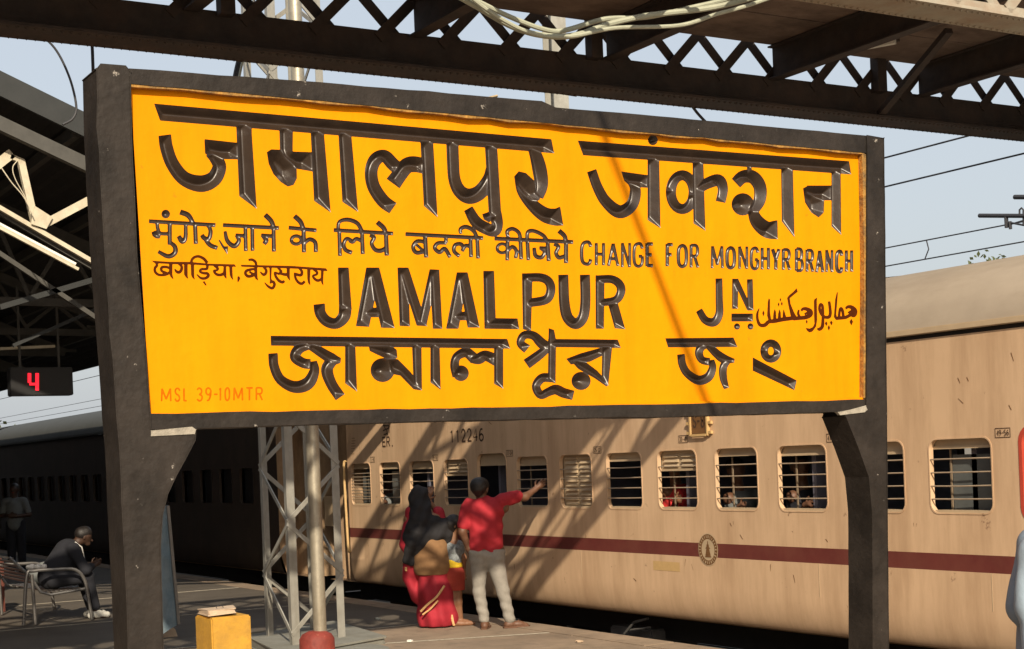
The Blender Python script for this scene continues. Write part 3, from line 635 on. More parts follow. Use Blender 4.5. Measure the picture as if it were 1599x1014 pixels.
# hindi letters above E.R.
mb = MB()
def coach_stroke(mb, pts, w, lay=0):
    S = spline([(*p, w) for p in pts], 4) if len(pts) > 2 else [np.array((*p, w), float) for p in pts]
    W = [at(p[0], p[1], Y=YS - .003 - lay * .0005) for p in S]; l = []; r = []
    for k in range(len(W)):
        d = W[min(k + 1, len(W) - 1)] - W[max(k - 1, 0)]; d = d / np.linalg.norm(d); n_ = np.array([-d[2], 0, d[0]])
        l.append(W[k] + n_ * w / 2); r.append(W[k] - n_ * w / 2)
    k = len(l); mb.add(l + r, [(a, a + 1, a + 1 + k, a + k) for a in range(k - 1)])
for j, s in enumerate([[(598, 665), (608, 665)], [(599, 662), (602, 670), (607, 668), (608, 662)], [(607, 665), (608, 676)], [(598, 673), (603, 671), (604, 677), (599, 679)], [(604, 675), (606, 680)]]): coach_stroke(mb, s, .018, j)
mb.obj('marking', 'marking_brown', c1, fixn=False)
def seat_label(px, py, txt, hw=.072, hh=.036):
    c = at(px, py, Y=YS); x_, z_ = c[0], c[2]
    mb = MB(); t = .005
    yy = YS - .003
    for (u0, u1, v0, v1) in ((-hw, hw, hh - t, hh), (-hw, hw, -hh, -hh + t), (-hw, -hw + t, -hh + t, hh - t), (hw - t, hw, -hh + t, hh - t)):
        mb.add([(x_ + u0, yy, z_ + v0), (x_ + u1, yy, z_ + v0), (x_ + u1, yy, z_ + v1), (x_ + u0, yy, z_ + v1)], [(0, 1, 2, 3)])
    mb.obj('berth_label_frame', 'marking_brown', c1, fixn=False)
    wall_text('berth_label', txt, x_ - hw * .78, x_ + hw * .78, z_ - hh * .55, z_ + hh * .55, .0055, 'marking_brown', c1, yy)
for px, py, t in ((1566, 676, '49-56'), (1067, 686, '33-40'), (933, 703, '25-32'), (796, 708, '17-24'), (680, 715, '9-16'), (582, 718, '1-8'), (1300, 684, '41-48')): seat_label(px, py, t)
# small painted notice at the coach end
mb = MB()
for k in range(7):
    p0 = at(549 - 0.2 * k, 684 + 4.0 * k, Y=YS - .003); w_ = (.10, .13, .11, .14, .12, .08, .11)[k]
    mb.add([(p0[0], YS - .003, p0[2]), (p0[0] + w_, YS - .003, p0[2]), (p0[0] + w_, YS - .003, p0[2] - .016), (p0[0], YS - .003, p0[2] - .016)], [(0, 1, 2, 3)])
mb.obj('painted_notice', 'coach_grime', c1, fixn=False)
# S-8 plate in its holder
hp = at(1094, 661, Y=YS)
MB().box((hp[0] - .125, YS - .022, hp[2] - .10), (hp[0] + .125, YS - .004, hp[2] + .14)).obj('number_plate', 'plate_brown', c1, bevel=.004)
wall_text('plate_text', 'S-8', hp[0] - .085, hp[0] + .085, hp[2] - .035, hp[2] + .075, .016, 'marking_brown', c1, YS - .0245)
mb = MB()
for s in (-1, 1):
    mb.box((hp[0] + s * .128 - .012, YS - .035, hp[2] - .12), (hp[0] + s * .128 + .012, YS - .001, hp[2] + .14))
    for dz in (-.09, .0, .10): mb.box((hp[0] + s * .165 - .022, YS - .03, hp[2] + dz - .015), (hp[0] + s * .165 + .022, YS - .002, hp[2] + dz + .015))
mb.box((hp[0] - .115, YS - .036, hp[2] - .125), (hp[0] + .115, YS - .023, hp[2] - .10)); mb.obj('plate_holder', 'ochre_patch', c1, bevel=.003)
# oval railway emblem on the stripe
ec = (-11.383, 0.858); A_, B_ = .148, .152
def ring(r0, r1, lay, m, name):
    mb = MB(); n = 40; y = YS - .003 - lay * .0012
    vs = [(ec[0] + A_ * r * math.cos(2 * math.pi * k / n), y, ec[1] + B_ * r * math.sin(2 * math.pi * k / n)) for r in (r0, r1) for k in range(n)]
    mb.add(vs, [(k, (k + 1) % n, (k + 1) % n + n, k + n) for k in range(n)]); return mb.obj(name, m, c1, fixn=False)
def disc(r1, lay, m, name):
    n = 40; y = YS - .003 - lay * .0012
    return MB().add([(ec[0] + A_ * r1 * math.cos(2 * math.pi * k / n), y, ec[1] + B_ * r1 * math.sin(2 * math.pi * k / n)) for k in range(n)], [tuple(range(n))]).obj(name, m, c1, fixn=False)
disc(1.0, 0, 'coach_trim', 'emblem'); ring(.66, .95, 1, 'plate_brown', 'emblem_ring')
mb = MB()
for k in range(26):
    a_ = 2 * math.pi * k / 26; ca, sa = math.cos(a_), math.sin(a_); 
    for r0, r1, w_ in ((.72, .89, .018 if k % 3 else .03),):
        y = YS - .0066
        mb.add([(ec[0] + A_ * r0 * ca - w_ * .3 * sa, y, ec[1] + B_ * r0 * sa + w_ * .3 * ca), (ec[0] + A_ * r1 * ca - w_ * .3 * sa, y, ec[1] + B_ * r1 * sa + w_ * .3 * ca), (ec[0] + A_ * r1 * ca + w_ * .1 * sa, y, ec[1] + B_ * r1 * sa - w_ * .1 * ca), (ec[0] + A_ * r0 * ca + w_ * .1 * sa, y, ec[1] + B_ * r0 * sa - w_ * .1 * ca)], [(0, 1, 2, 3)])
mb.obj('emblem_lettering', 'coach_trim', c1, fixn=False)
mb = MB()
for (u0, u1, v0, v1, l_) in ((-.05, .05, -.07, -.055, 0), (-.04, .04, -.054, -.02, 1), (-.028, .028, -.019, .01, 2), (-.038, .038, .011, .02, 0), (-.02, .02, .021, .05, 1), (-.006, .006, .051, .08, 0)):
    y = YS - .0062 - .0003 * l_; mb.add([(ec[0] + u0, y, ec[1] + v0), (ec[0] + u1, y, ec[1] + v0), (ec[0] + u1 * .7, y, ec[1] + v1), (ec[0] + u0 * .7, y, ec[1] + v1)], [(0, 1, 2, 3)])
mb.obj('emblem_figure', 'plate_brown', c1, fixn=False)
a = at(1020, 876, Y=YS); b = at(1062, 893, Y=YS)
MB().add([(a[0], YS - .002, b[2]), (b[0], YS - .002, b[2]), (b[0], YS - .002, a[2]), (a[0], YS - .002, a[2])], [(0, 1, 2, 3)]).obj('touch_up_patch', 'ochre_patch', c1, fixn=False)

# ================================================================== MAST, POLE, OHE
tw = thing('lattice_mast', (-14.4, 6.04, 0), 'grey lattice steel mast with four angle legs on a concrete pad', 'mast')
legs = [Vector((-13.72, 5.62, 0)), Vector((-14.0, 6.30, 0)), Vector((-14.78, 5.77, 0)), Vector((-15.02, 6.44, 0))]
ux = (legs[1] - legs[0]).normalized(); uy = (legs[2] - legs[0]).normalized()
LH = 9.0
for i, (l, su, sv) in enumerate(zip(legs, (1, -1, 1, -1), (1, 1, -1, -1))):
    MB().angle(l + Vector((0, 0, .05)), l + Vector((0, 0, LH)), .105, .012, ux * su, uy * sv).obj('leg', 'mast_grey', tw)
for (i, j, n_) in ((0, 1, 0), (2, 3, 1), (0, 2, 2), (1, 3, 3)):
    z = .18; k = 0
    while z < LH - .7:
        a_, b_ = (legs[i], legs[j]) if (k + (n_ % 2)) % 2 == 0 else (legs[j], legs[i])
        MB().beam(a_ + Vector((0, 0, z)), b_ + Vector((0, 0, z + .52)), .012, .045).obj('brace', 'mast_grey', tw)
        z += .54; k += 1
pc = (legs[0] + legs[3]) / 2
MB().prism([pc + ux * a_ + uy * b_ + Vector((0, 0, -.01)) for a_, b_ in ((-.62, -.95), (.75, -.95), (.75, .85), (-.62, .85))], (0, 0, .09)).obj('concrete_pad', 'pad_green', tw, bevel=.02)

pl = thing('steel_pole', (-13.13, 5.62, 0), 'round galvanised pole rising from a red painted round base', 'pole')
MB().tube([(-13.13, 5.655, .1), (-13.13, 5.655, 6.2)], .062, 20).obj('shaft', 'galv', pl, smooth=True)
MB().tube([(-13.13, 5.62, -.01), (-13.13, 5.62, .19), (-13.13, 5.62, .235), (-13.13, 5.62, .262), (-13.13, 5.62, .268)], [.165, .163, .135, .08, .01], 24).obj('base', 'base_red', pl, smooth=True)
MB().tube([(-13.3, 5.75, -.01), (-13.3, 5.75, .045)], .62, 28).obj('pad', 'pad_green', pl, smooth=True)

def hmast(x, y, h, label):
    t = thing('overhead_line_mast', (x, y, -.9), label, 'mast', 'overhead line masts')
    MB().box((x - .13, y - .13, -.9), (x - .115, y + .13, h)).box((x + .115, y - .13, -.9), (x + .13, y + .13, h)).box((x - .114, y - .006, -.9), (x + .114, y + .006, h)).obj('column', 'mast_grey', t)
    return t
hm = at(868, 120, X=-19.5)
t = hmast(hm[0], hm[1], 9.5, 'tall H-section steel mast rising behind the sign, half way along it')
def wire(y, z, label, r=.006, x0=-160, x1=30, sag=0.0, group='overhead line wires'):
    pts = [(x0 + (x1 - x0) * k / 24, y, z + sag * ((k % 6) - 3) ** 2 / 9) for k in range(25)]
    return tag(MB().tube(pts, r, 6).obj('overhead_wire', 'cable_dark', None, smooth=True), label, 'wire', group)
def zat(px, py, Y): return float(at(px, py, Y=Y)[2])
wire(12.5, zat(1445, 230, 12.5), 'uppermost overhead wire right of the sign', .010)
wire(12.5, zat(1490, 266, 12.5), 'second overhead wire from the top right of the sign', .010)
zc = zat(1490, 367, 18.0); zk = zat(1490, 397, 18.0)
wire(18.0, zc, 'catenary wire carrying the dropper right of the sign', .011)
wire(18.0, zk, 'lowest overhead contact wire just above the coach roof', .011)
dr = at(1447, 385, Y=18.0)
tag(MB().tube([(dr[0], 18, zc), (dr[0] + .04, 18, (zc + zk) / 2), (dr[0] - .05, 18, zk)], .010, 6).obj('dropper', 'cable_dark'), 'short dropper wire joining the two lower overhead wires', 'wire')
ct = thing('cantilever_arm', at(1599, 337, Y=18.0), 'horizontal insulated cantilever arm cut by the right edge of the frame', 'cantilever arm')
P18 = lambda a_, b_: tuple(at(a_, b_, Y=18.0))
MB().tube([P18(1529, 337), P18(1720, 338)], .032, 8).obj('tube_arm', 'cable_dark', ct, smooth=True)
MB().tube([P18(1584, 308), P18(1720, 308)], .035, 8).obj('tube_arm', 'cable_dark', ct, smooth=True)
MB().tube([P18(1571, 338), P18(1572, 356)], .03, 6).obj('clamp', 'cable_dark', ct)
MB().tube([P18(1577, 346), P18(1578, 358)], .025, 6).obj('clamp', 'cable_dark', ct)
MB().tube([P18(1578, 348), P18(1599, 352), P18(1640, 356)], .016, 6).obj('steady_arm', 'cable_dark', ct)
MB().tube([P18(1580, 350), P18(1600, 344), P18(1640, 330)], .012, 6).obj('steady_arm', 'cable_dark', ct)
MB().tube([P18(1592, 338), P18(1592, 328), P18(1595, 325), P18(1598, 328), P18(1598, 352)], .014, 6).obj('hook', 'cable_dark', ct)
rm = at(1700, 340, Y=19.6)
hmast(rm[0] + 1, 19.8, 7.5, 'overhead line mast beyond the right edge carrying the cantilever arm')
# far masts and wires seen under the canopy at left
for i, X_ in enumerate((-75, -110)):
    hmast(X_, 12.6 + 0.6 * i, 6.5, ('nearer' if i == 0 else 'farther') + ' overhead line mast seen below the canopy at far left')
# treetop above the coach roof and trees far left
def tree(x, y, z, h, w, label, n=500):
    t = thing('tree', (x, y, z), label, 'tree')
    MB().tube([(x, y, z), (x + .1, y, z + h * .35), (x, y + .1, z + h * .6)], [h * .03, h * .022, h * .01], 8).obj('trunk', 'bark', t, smooth=True)
    mb = MB()
    cl = [(x + (random.random() - .5) * w, y + (random.random() - .5) * w, z + h * (.5 + .45 * random.random()), w * (.16 + .16 * random.random())) for _ in range(12)]
    for k in range(n):
        cx, cy_, cz, cr = random.choice(cl); d = Vector((random.gauss(0, 1), random.gauss(0, 1), random.gauss(0, .8))).normalized() * cr * random.random() ** .4
        p = Vector((cx, cy_, cz)) + d; s = .09 + .1 * random.random(); u = Vector((random.gauss(0, 1), random.gauss(0, 1), random.gauss(0, 1))).normalized(); v = u.orthogonal().normalized()
        mb.add([p - u * s, p + v * s * .5, p + u * s, p - v * s * .5], [(0, 1, 2, 3)])
    tag(mb.obj('crown', 'leaf', t, fixn=False), kind='stuff'); return t
tp = at(1551, 405, Y=60)
tree(tp[0], tp[1], -1, float(tp[2]) + 1.2, 3.4, 'small treetop showing just above the coach roof at right', 1400)
for i, (px, Y_) in enumerate(((3, 15.5), (30, 22))):
    a = at(px, 650, Y=Y_)
    tree(a[0], a[1], -1, (4.9, 5.2)[i], 5.0, ('leafy tree at the left edge below the display board', 'paler tree just right of the left edge tree')[i], 1600)
# ================================================================== STATION NAME SIGN
XP = -5.65
sign = thing('station_sign', (XP, 3.6, 0), 'large yellow station name board in a black concrete frame on two posts', 'station sign')
def sp(px, py): a_ = at(px, py, X=XP); return np.array([a_[1], a_[2]])
def seg(o, a, b, w=None, f=lambda p: p): return None
# ---- glyph tracing.  Crops give local coordinates: (origin x, origin y, scale)
CR = {'A': (200, 120, 4.4083), 'B': (540, 140, 4.4083), 'C': (880, 160, 3.2633), 'D': (220, 320, 3.9975), 'E': (600, 320, 3.9975), 'F': (960, 350, 3.9975), 'H': (400, 400, 2.665), 'I': (1000, 500, 4.208), 'Z': (0, 0, 1.0), 'U': (1175, 440, 9.406), 'V': (230, 395, 10.66), 'W': (370, 395, 10.66)}
GL = []      # (name, kind, [polygons in board coordinates])
def G(crop, *prims, kind='cut'):
    ox, oy, s = CR[crop]; polys = []
    k_ = 1.13 if crop in 'DEF' else 1.0
    prims = [(p[0], *[(q[0], q[1], q[2] * k_) if p[0] in 'SL' else q for q in p[1:]]) for p in prims]
    for pr in prims:
        if pr[0] == 'P': pts = np.array(pr[1:], float)
        elif pr[0] == 'L': pts = stroke_poly(pr[1:], smooth=False)
        elif pr[0] == 'O':
            cx, cy, rx, ry = pr[1]; pts = np.array([(cx + rx * math.cos(k * math.pi / 12), cy + ry * math.sin(k * math.pi / 12)) for k in range(24)])
        elif pr[0] == 'R':              # ring: centre, outer radii, width
            cx, cy, rx, ry, w = pr[1]; n = 24
            for k in range(n):
                a0 = 2 * math.pi * k / n; seg_ = []
            pts = [(cx + (rx - w / 2) * math.cos(2 * math.pi * k / n), cy + (ry - w / 2) * math.sin(2 * math.pi * k / n), w) for k in range(n + 2)]
            half = n // 2
            for part in (pts[:half + 2], pts[half:n + 2]):
                q = stroke_poly(part, 3); polys.append([sp(ox + p[0] / s, oy + p[1] / s) for p in q])
            continue
        else: pts = stroke_poly(pr[1:])
        polys.append([sp(ox + p[0] / s, oy + p[1] / s) for p in pts])
    GL.append((kind, [np.array(p) for p in polys]))
S_ = 'S'
# line 1, word 1
G('Z', ('P', (240.4, 162), (861, 217.6), (865.5, 239.8), (250, 188.7)))
G('A', (S_, (252, 402, 88), (265, 490, 90), (305, 600, 92), (385, 700, 100), (500, 737, 116), (590, 702, 108), (628, 620, 96), (600, 560, 84), (560, 520, 70)), ('P', (525, 430), (765, 456), (772, 570), (650, 568), (560, 545), (530, 530)), ('P', (742, 290), (850, 300), (852, 400), (886, 912), (765, 822)))
G('A', ('P', (1040, 320), (1135, 330), (1133, 515), (1268, 520), (1282, 655), (1165, 635), (1070, 555), (1045, 500)), ('P', (955, 520), (985, 500), (1050, 503), (1100, 540), (1160, 608), (1162, 700), (1140, 745), (1100, 757), (1050, 725), (1000, 670), (968, 600)), ('P', (1255, 345), (1345, 350), (1395, 935), (1280, 855)))
G('A', ('P', (1445, 350), (1533, 358), (1584, 933), (1475, 862)))
G('B', (S_, (325, 818, 88), (255, 765, 92), (190, 665, 90), (175, 560, 88), (205, 482, 92), (265, 458, 86), (320, 510, 90), (372, 560, 86)), (S_, (560, 535, 100), (480, 515, 110), (420, 525, 110), (375, 580, 105), (325, 648, 112)), ('P', (512, 330), (600, 340), (632, 882), (537, 802)))
G('B', (S_, (732, 330, 84), (738, 500, 84), (748, 620, 84), (785, 700, 92), (850, 735, 108), (925, 705, 104), (985, 620, 92), (1000, 540, 70)), ('P', (955, 350), (1040, 358), (1072, 900), (985, 880)), (S_, (1028, 850, 88), (1042, 920, 80), (1030, 970, 78), (985, 965, 84), (900, 915, 82), (842, 820, 66)), ('P', (938, 858), (1020, 830), (1040, 880), (985, 915), (950, 895)))
G('B', (S_, (1275, 380, 60), (1310, 460, 88), (1335, 560, 100), (1345, 660, 92), (1320, 740, 80)), ('P', (1158, 600), (1190, 563), (1240, 575), (1300, 630), (1340, 700), (1335, 760), (1290, 778), (1225, 735), (1175, 665)), (S_, (1188, 610, 56), (1215, 705, 70), (1290, 800, 86), (1370, 862, 104), (1440, 878, 118), (1487, 872, 132)))
# word 2
G('C', ('P', (72, 195), (1455, 300), (1466, 368), (100, 270)))
G('C', ('O', (455, 193, 25, 26)), (S_, (143, 348, 50), (172, 430, 52), (215, 505, 58), (285, 558, 68), (348, 522, 62), (366, 450, 56), (348, 405, 46), (325, 385, 40)), ('P', (293, 352), (435, 372), (438, 436), (345, 432), (310, 402)), ('P', (428, 270), (487, 275), (494, 642), (428, 600)))
G('C', ('P', (657, 290), (712, 294), (723, 655), (662, 617)), ('R', (605, 458, 84, 112, 52)), (S_, (680, 445, 50), (735, 412, 58), (790, 398, 62), (812, 440, 52), (800, 508, 50)))
G('C', (S_, (878, 412, 62), (915, 380, 66), (965, 382, 68), (1000, 430, 66), (998, 500, 62), (962, 560, 50)), ('O', (913, 520, 57, 57)), (S_, (958, 540, 46), (985, 605, 70), (1035, 648, 84), (1091, 650, 98)), ('L', (945, 322, 22), (950, 365, 26)), ('P', (1108, 310), (1168, 315), (1177, 690), (1112, 607)))
G('C', ('P', (1365, 330), (1412, 334), (1415, 677), (1365, 632)), ('P', (1240, 424), (1368, 424), (1370, 500), (1300, 500), (1232, 470)), ('P', (1220, 438), (1250, 424), (1300, 455), (1328, 500), (1326, 562), (1300, 587), (1262, 562), (1230, 510)))
# line 2 (raised thin letters)
G('D', ('L', (50, 103, 22), (466, 127, 22)), ('O', (155, 58, 27, 27)))
G('D', (S_, (100, 108, 20), (106, 150, 20), (122, 178, 20), (180, 182, 20)), ('P', (65, 172), (92, 160), (125, 185), (118, 212), (92, 210), (72, 195)), ('L', (180, 110, 24), (180, 250, 24)), (S_, (183, 235, 22), (212, 262, 26), (212, 300, 28), (170, 322, 26), (108, 292, 20)))
G('D', (S_, (280, 118, 20), (278, 205, 24), (258, 228, 30), (235, 195, 24)), ('L', (338, 112, 24), (343, 245, 24)), (S_, (245, 45, 30), (295, 66, 30), (325, 112, 24)))
G('D', (S_, (418, 125, 20), (435, 165, 24), (424, 212, 26), (395, 208, 26), (380, 188, 24)), (S_, (392, 200, 22), (430, 250, 26), (478, 270, 24)))
G('D', ('L', (488, 220, 8), (515, 265, 14)), ('P', (505, 262), (545, 258), (540, 312)))
G('D', ('L', (512, 127, 22), (862, 145, 22)), (S_, (525, 165, 18), (540, 225, 24), (582, 258, 28), (612, 225, 24), (596, 190, 20)), ('L', (590, 190, 20), (655, 195, 22)), ('L', (652, 135, 22), (655, 290, 22)))
G('D', ('L', (695, 140, 22), (697, 288, 22)))
G('D', ('L', (828, 140, 22), (830, 293, 24)), ('L', (750, 190, 20), (828, 197, 22)), (S_, (765, 195, 26), (782, 222, 28), (768, 245, 24)), (S_, (775, 62, 28), (812, 100, 28), (830, 142, 24)))
G('D', ('L', (922, 143, 22), (1097, 160, 22)), ('L', (1015, 145, 24), (1018, 298, 24)), ('R', (970, 220, 42, 36, 22)), (S_, (1020, 240, 20), (1052, 216, 24), (1088, 235, 24), (1092, 296, 24)), (S_, (958, 70, 28), (995, 105, 28), (1015, 150, 24)))
G('D', ('L', (1203, 158, 22), (1575, 180, 22)), ('L', (1238, 160, 22), (1243, 320, 22)), (S_, (1230, 162, 20), (1238, 108, 20), (1290, 93, 24), (1350, 115, 24), (1382, 168, 22)))
G('D', ('L', (1380, 168, 22), (1385, 308, 24)), (S_, (1382, 228, 22), (1345, 212, 22), (1322, 232, 22), (1300, 222, 20)), (S_, (1318, 225, 20), (1285, 212, 22), (1266, 245, 22), (1278, 282, 24), (1318, 300, 24)))
G('D', ('L', (1530, 175, 24), (1535, 318, 26)), (S_, (1430, 188, 22), (1455, 205, 24), (1440, 240, 22), (1462, 280, 24), (1500, 286, 26), (1532, 268, 22)), (S_, (1475, 108, 28), (1515, 145, 28), (1530, 180, 24)))
G('E', ('L', (132, 183, 22), (618, 208, 22)), ('L', (255, 192, 24), (262, 330, 24)), (S_, (258, 232, 22), (205, 228, 22), (180, 262, 22), (200, 298, 24), (258, 292, 20)), ('L', (200, 248, 16), (245, 288, 16)))
G('E', ('L', (385, 200, 20), (385, 238, 22)), (S_, (390, 238, 20), (335, 240, 22), (315, 270, 22), (345, 296, 24), (378, 275, 24), (412, 328, 22)))
G('E', (S_, (470, 322, 22), (436, 290, 22), (442, 252, 22), (478, 245, 22), (498, 272, 22)), (S_, (542, 262, 22), (508, 256, 22), (485, 290, 20)), ('L', (538, 205, 22), (542, 328, 22)))
G('E', ('L', (580, 205, 22), (586, 336, 22)), (S_, (582, 208, 20), (555, 160, 24), (510, 138, 24), (476, 152, 22), (478, 182, 18)))
G('E', ('L', (688, 211, 22), (1180, 233, 22)), ('L', (770, 218, 22), (768, 348, 22)), ('R', (737, 272, 42, 38, 20)), (S_, (775, 285, 18), (800, 262, 22), (825, 288, 22), (820, 334, 20)))
G('E', ('L', (850, 220, 22), (855, 342, 22)), (S_, (852, 222, 20), (840, 175, 22), (802, 150, 22), (768, 165, 22), (772, 200, 20)))
G('E', ('L', (893, 225, 22), (900, 347, 22)), (S_, (892, 222, 20), (896, 172, 22), (932, 163, 22), (990, 190, 22), (1022, 230, 20)))
G('E', ('L', (1020, 230, 22), (1027, 352, 24)), (S_, (935, 268, 20), (945, 318, 24), (982, 328, 24), (1000, 295, 20), (978, 272, 18)), ('L', (968, 270, 20), (1022, 272, 20)))
G('E', ('L', (1135, 230, 24), (1135, 365, 24)), (S_, (1060, 245, 20), (1088, 262, 22), (1072, 300, 22), (1092, 330, 24), (1136, 316, 20)), (S_, (1090, 162, 28), (1125, 195, 26), (1135, 232, 22)))
def roman(ch, x0, x1, y0, y1, w):
    pr = []
    for st in FONT[ch]:
        pts = [(x0 + w / 2 + p[0] * (x1 - x0 - w), y0 + p[1] * (y1 - y0), w) for p in st]
        if ch in CURVY and len(pts) > 3:
            if pts[0][:2] == pts[-1][:2]:
                h_ = len(pts) // 2; pr.append((S_, *pts[:h_ + 2])); pr.append((S_, *(pts[h_:] + [pts[1]])))
            else: pr.append((S_, *pts))
        else:
            for a_, b_ in zip(pts[:-1], pts[1:]): pr.append(('L', a_, b_))
    return pr
for ch, x0, x1, y0, y1 in (('C', 906, 925, 378.5, 412), ('H', 929, 944.5, 380, 414), ('A', 948, 967, 381, 415), ('N', 970, 985, 380, 417), ('G', 988, 1005, 381, 415.5), ('E', 1008, 1022, 380.5, 415.5),
        ('F', 1039.5, 1053, 381.5, 415.5), ('O', 1057, 1074, 384, 416), ('R', 1077, 1092, 382.5, 417.5), ('M', 1110, 1130, 385, 418.5), ('O', 1133, 1149, 387.5, 418), ('N', 1153, 1168, 385.5, 419.5), ('G', 1171, 1185.5, 388, 419.5), ('H', 1188, 1202, 387.5, 420.5), ('Y', 1204, 1219, 389.5, 421), ('R', 1221, 1235, 389.5, 421),
        ('B', 1241.5, 1255, 389, 422.5), ('R', 1258, 1271.5, 390.5, 424), ('A', 1273, 1287, 392, 425), ('N', 1289, 1301, 391, 424.5), ('C', 1304, 1317, 393, 424), ('H', 1319.5, 1332, 391.5, 424)):
    G('Z', *roman(ch, x0 - .4, x1 + .4, y0 - .3, y1 + .6, 4.4 if ch in 'NM' else 5.0 if ch in 'RABHG' else 5.6))
# line 3 (flat brush letters)
fl = dict(kind='flat')
G('V', ('P', (70, 132), (360, 150), (715, 152), (1030, 182), (1455, 192), (1480, 235), (1030, 215), (720, 195), (430, 190), (140, 175), (110, 165)), **fl)
G('V', (S_, (150, 165, 40), (160, 215, 44), (130, 250, 46), (128, 310, 44), (175, 360, 44), (250, 372, 42), (330, 355, 44), (375, 320, 40)), (S_, (380, 260, 40), (320, 238, 44), (250, 240, 46), (230, 275, 44), (250, 310, 42), (300, 330, 44), (350, 350, 36)), ('P', (362, 150), (420, 152), (418, 360), (440, 450), (385, 400), (362, 340)), **fl)
G('V', (S_, (520, 180, 34), (570, 225, 44), (565, 290, 50), (530, 325, 50), (490, 315, 46), (455, 272, 22)), ('P', (612, 170), (672, 172), (672, 385), (685, 445), (640, 405), (612, 360)), **fl)
G('V', ('P', (722, 170), (778, 172), (782, 400), (795, 455), (745, 410), (730, 370)), (S_, (738, 175, 44), (740, 120, 44), (790, 72, 46), (860, 62, 46), (940, 100, 50), (1000, 170, 50)), (S_, (1000, 185, 40), (1000, 235, 44), (985, 270, 42), (900, 275, 42), (880, 315, 40), (940, 340, 44), (1000, 345, 48), (1015, 385, 52), (965, 425, 46), (890, 420, 40), (822, 358, 18)), ('P', (918, 480), (955, 472), (992, 545), (965, 545)), **fl)
G('V', (S_, (1110, 215, 30), (1170, 255, 46), (1160, 290, 36), (1110, 300, 36), (1140, 350, 44), (1200, 370, 48), (1265, 350, 48), (1290, 300, 40)), ('P', (1270, 205), (1312, 205), (1318, 400), (1325, 445), (1280, 400), (1262, 350)), **fl)
G('V', ('P', (1362, 210), (1415, 212), (1422, 400), (1435, 468), (1392, 415), (1372, 370)), **fl)
G('V', ('P', (1500, 400), (1525, 385), (1548, 420), (1535, 460), (1500, 505)), **fl)
G('W', ('P', (65, 200), (330, 205), (900, 218), (1480, 258), (1515, 300), (1480, 305), (1100, 270), (880, 262), (580, 250), (330, 240), (70, 232)), **fl)
G('W', (S_, (190, 120, 36), (250, 115, 44), (305, 150, 46), (325, 215, 36)), (S_, (300, 270, 36), (230, 278, 44), (160, 300, 48), (140, 345, 46), (180, 390, 50), (250, 385, 48), (300, 355, 40)), ('L', (205, 320, 34), (290, 360, 36)), ('P', (290, 215), (338, 218), (342, 400), (355, 470), (305, 430), (290, 390)), **fl)
G('W', (S_, (440, 240, 30), (485, 285, 44), (480, 340, 48), (440, 365, 46), (385, 315, 18)), ('P', (540, 235), (580, 238), (572, 420), (588, 470), (550, 470), (545, 420)), (S_, (545, 500, 40), (600, 480, 44), (625, 530, 48), (590, 590, 46), (520, 560, 40), (455, 490, 12)), **fl)
G('W', (S_, (680, 250, 30), (735, 310, 46), (700, 350, 40), (630, 330, 34), (650, 400, 44), (700, 465, 48), (760, 490, 50), (790, 465, 38)), ('P', (705, 300), (735, 330), (840, 340), (840, 390), (780, 385), (700, 360)), ('P', (828, 240), (880, 245), (880, 400), (885, 470), (845, 425), (828, 390)), **fl)
G('W', (S_, (1040, 260, 34), (1080, 310, 46), (1070, 370, 48), (1010, 365, 48), (950, 335, 24)), (S_, (965, 340, 40), (975, 420, 40), (1020, 490, 46), (1080, 515, 46), (1130, 475, 44)), ('P', (1168, 265), (1225, 268), (1215, 450), (1225, 550), (1185, 505), (1172, 440)), **fl)
G('W', (S_, (1270, 280, 24), (1330, 320, 44), (1325, 360, 40), (1265, 385, 36), (1300, 440, 46), (1350, 462, 48), (1400, 440, 44), (1420, 400, 36)), ('P', (1400, 285), (1445, 288), (1435, 480), (1445, 560), (1405, 500), (1395, 440)), **fl)
# JAMALPUR
G('H', ('P', (340, 48), (385, 48), (398, 225), (345, 230)), (S_, (371, 205, 52), (366, 250, 52), (335, 280, 46), (295, 272, 46), (268, 240, 46), (262, 200, 48)))
G('H', ('P', (458, 48), (505, 48), (515, 80), (470, 295), (415, 292)), ('P', (462, 48), (512, 48), (577, 300), (520, 299)), ('P', (445, 215), (548, 215), (558, 255), (435, 255)))
G('H', ('P', (588, 48), (632, 48), (640, 293), (597, 291)), ('P', (590, 48), (634, 48), (712, 292), (668, 290)), ('P', (722, 55), (762, 57), (708, 292), (670, 290)), ('P', (722, 57), (762, 58), (775, 303), (735, 303)))
G('H', ('P', (835, 68), (872, 68), (880, 95), (842, 303), (790, 303)), ('P', (838, 68), (880, 68), (930, 298), (880, 298)), ('P', (820, 232), (905, 232), (912, 268), (812, 268)))
G('H', ('P', (945, 62), (990, 62), (998, 290), (950, 303)), ('P', (952, 258), (1088, 260), (1095, 305), (952, 303)))
G('H', ('P', (1106, 72), (1150, 72), (1144, 310), (1110, 306)), (S_, (1120, 90, 36), (1185, 90, 36), (1218, 108, 38), (1226, 145, 38), (1205, 182, 38), (1130, 196, 36)))
G('H', (S_, (1278, 78, 42), (1282, 190, 44), (1296, 255, 46), (1330, 282, 46), (1360, 255, 44), (1370, 190, 42), (1368, 78, 42)))
G('H', ('P', (1412, 80), (1450, 82), (1447, 303), (1413, 303)), (S_, (1425, 97, 34), (1480, 97, 34), (1512, 118, 36), (1518, 150, 36), (1495, 184, 34), (1430, 195, 30)), ('P', (1462, 192), (1504, 192), (1536, 305), (1492, 301)))
G('F', (S_, (650, 340, 38), (652, 470, 40), (652, 560, 44), (620, 612, 50), (565, 600, 44), (525, 538, 38)))
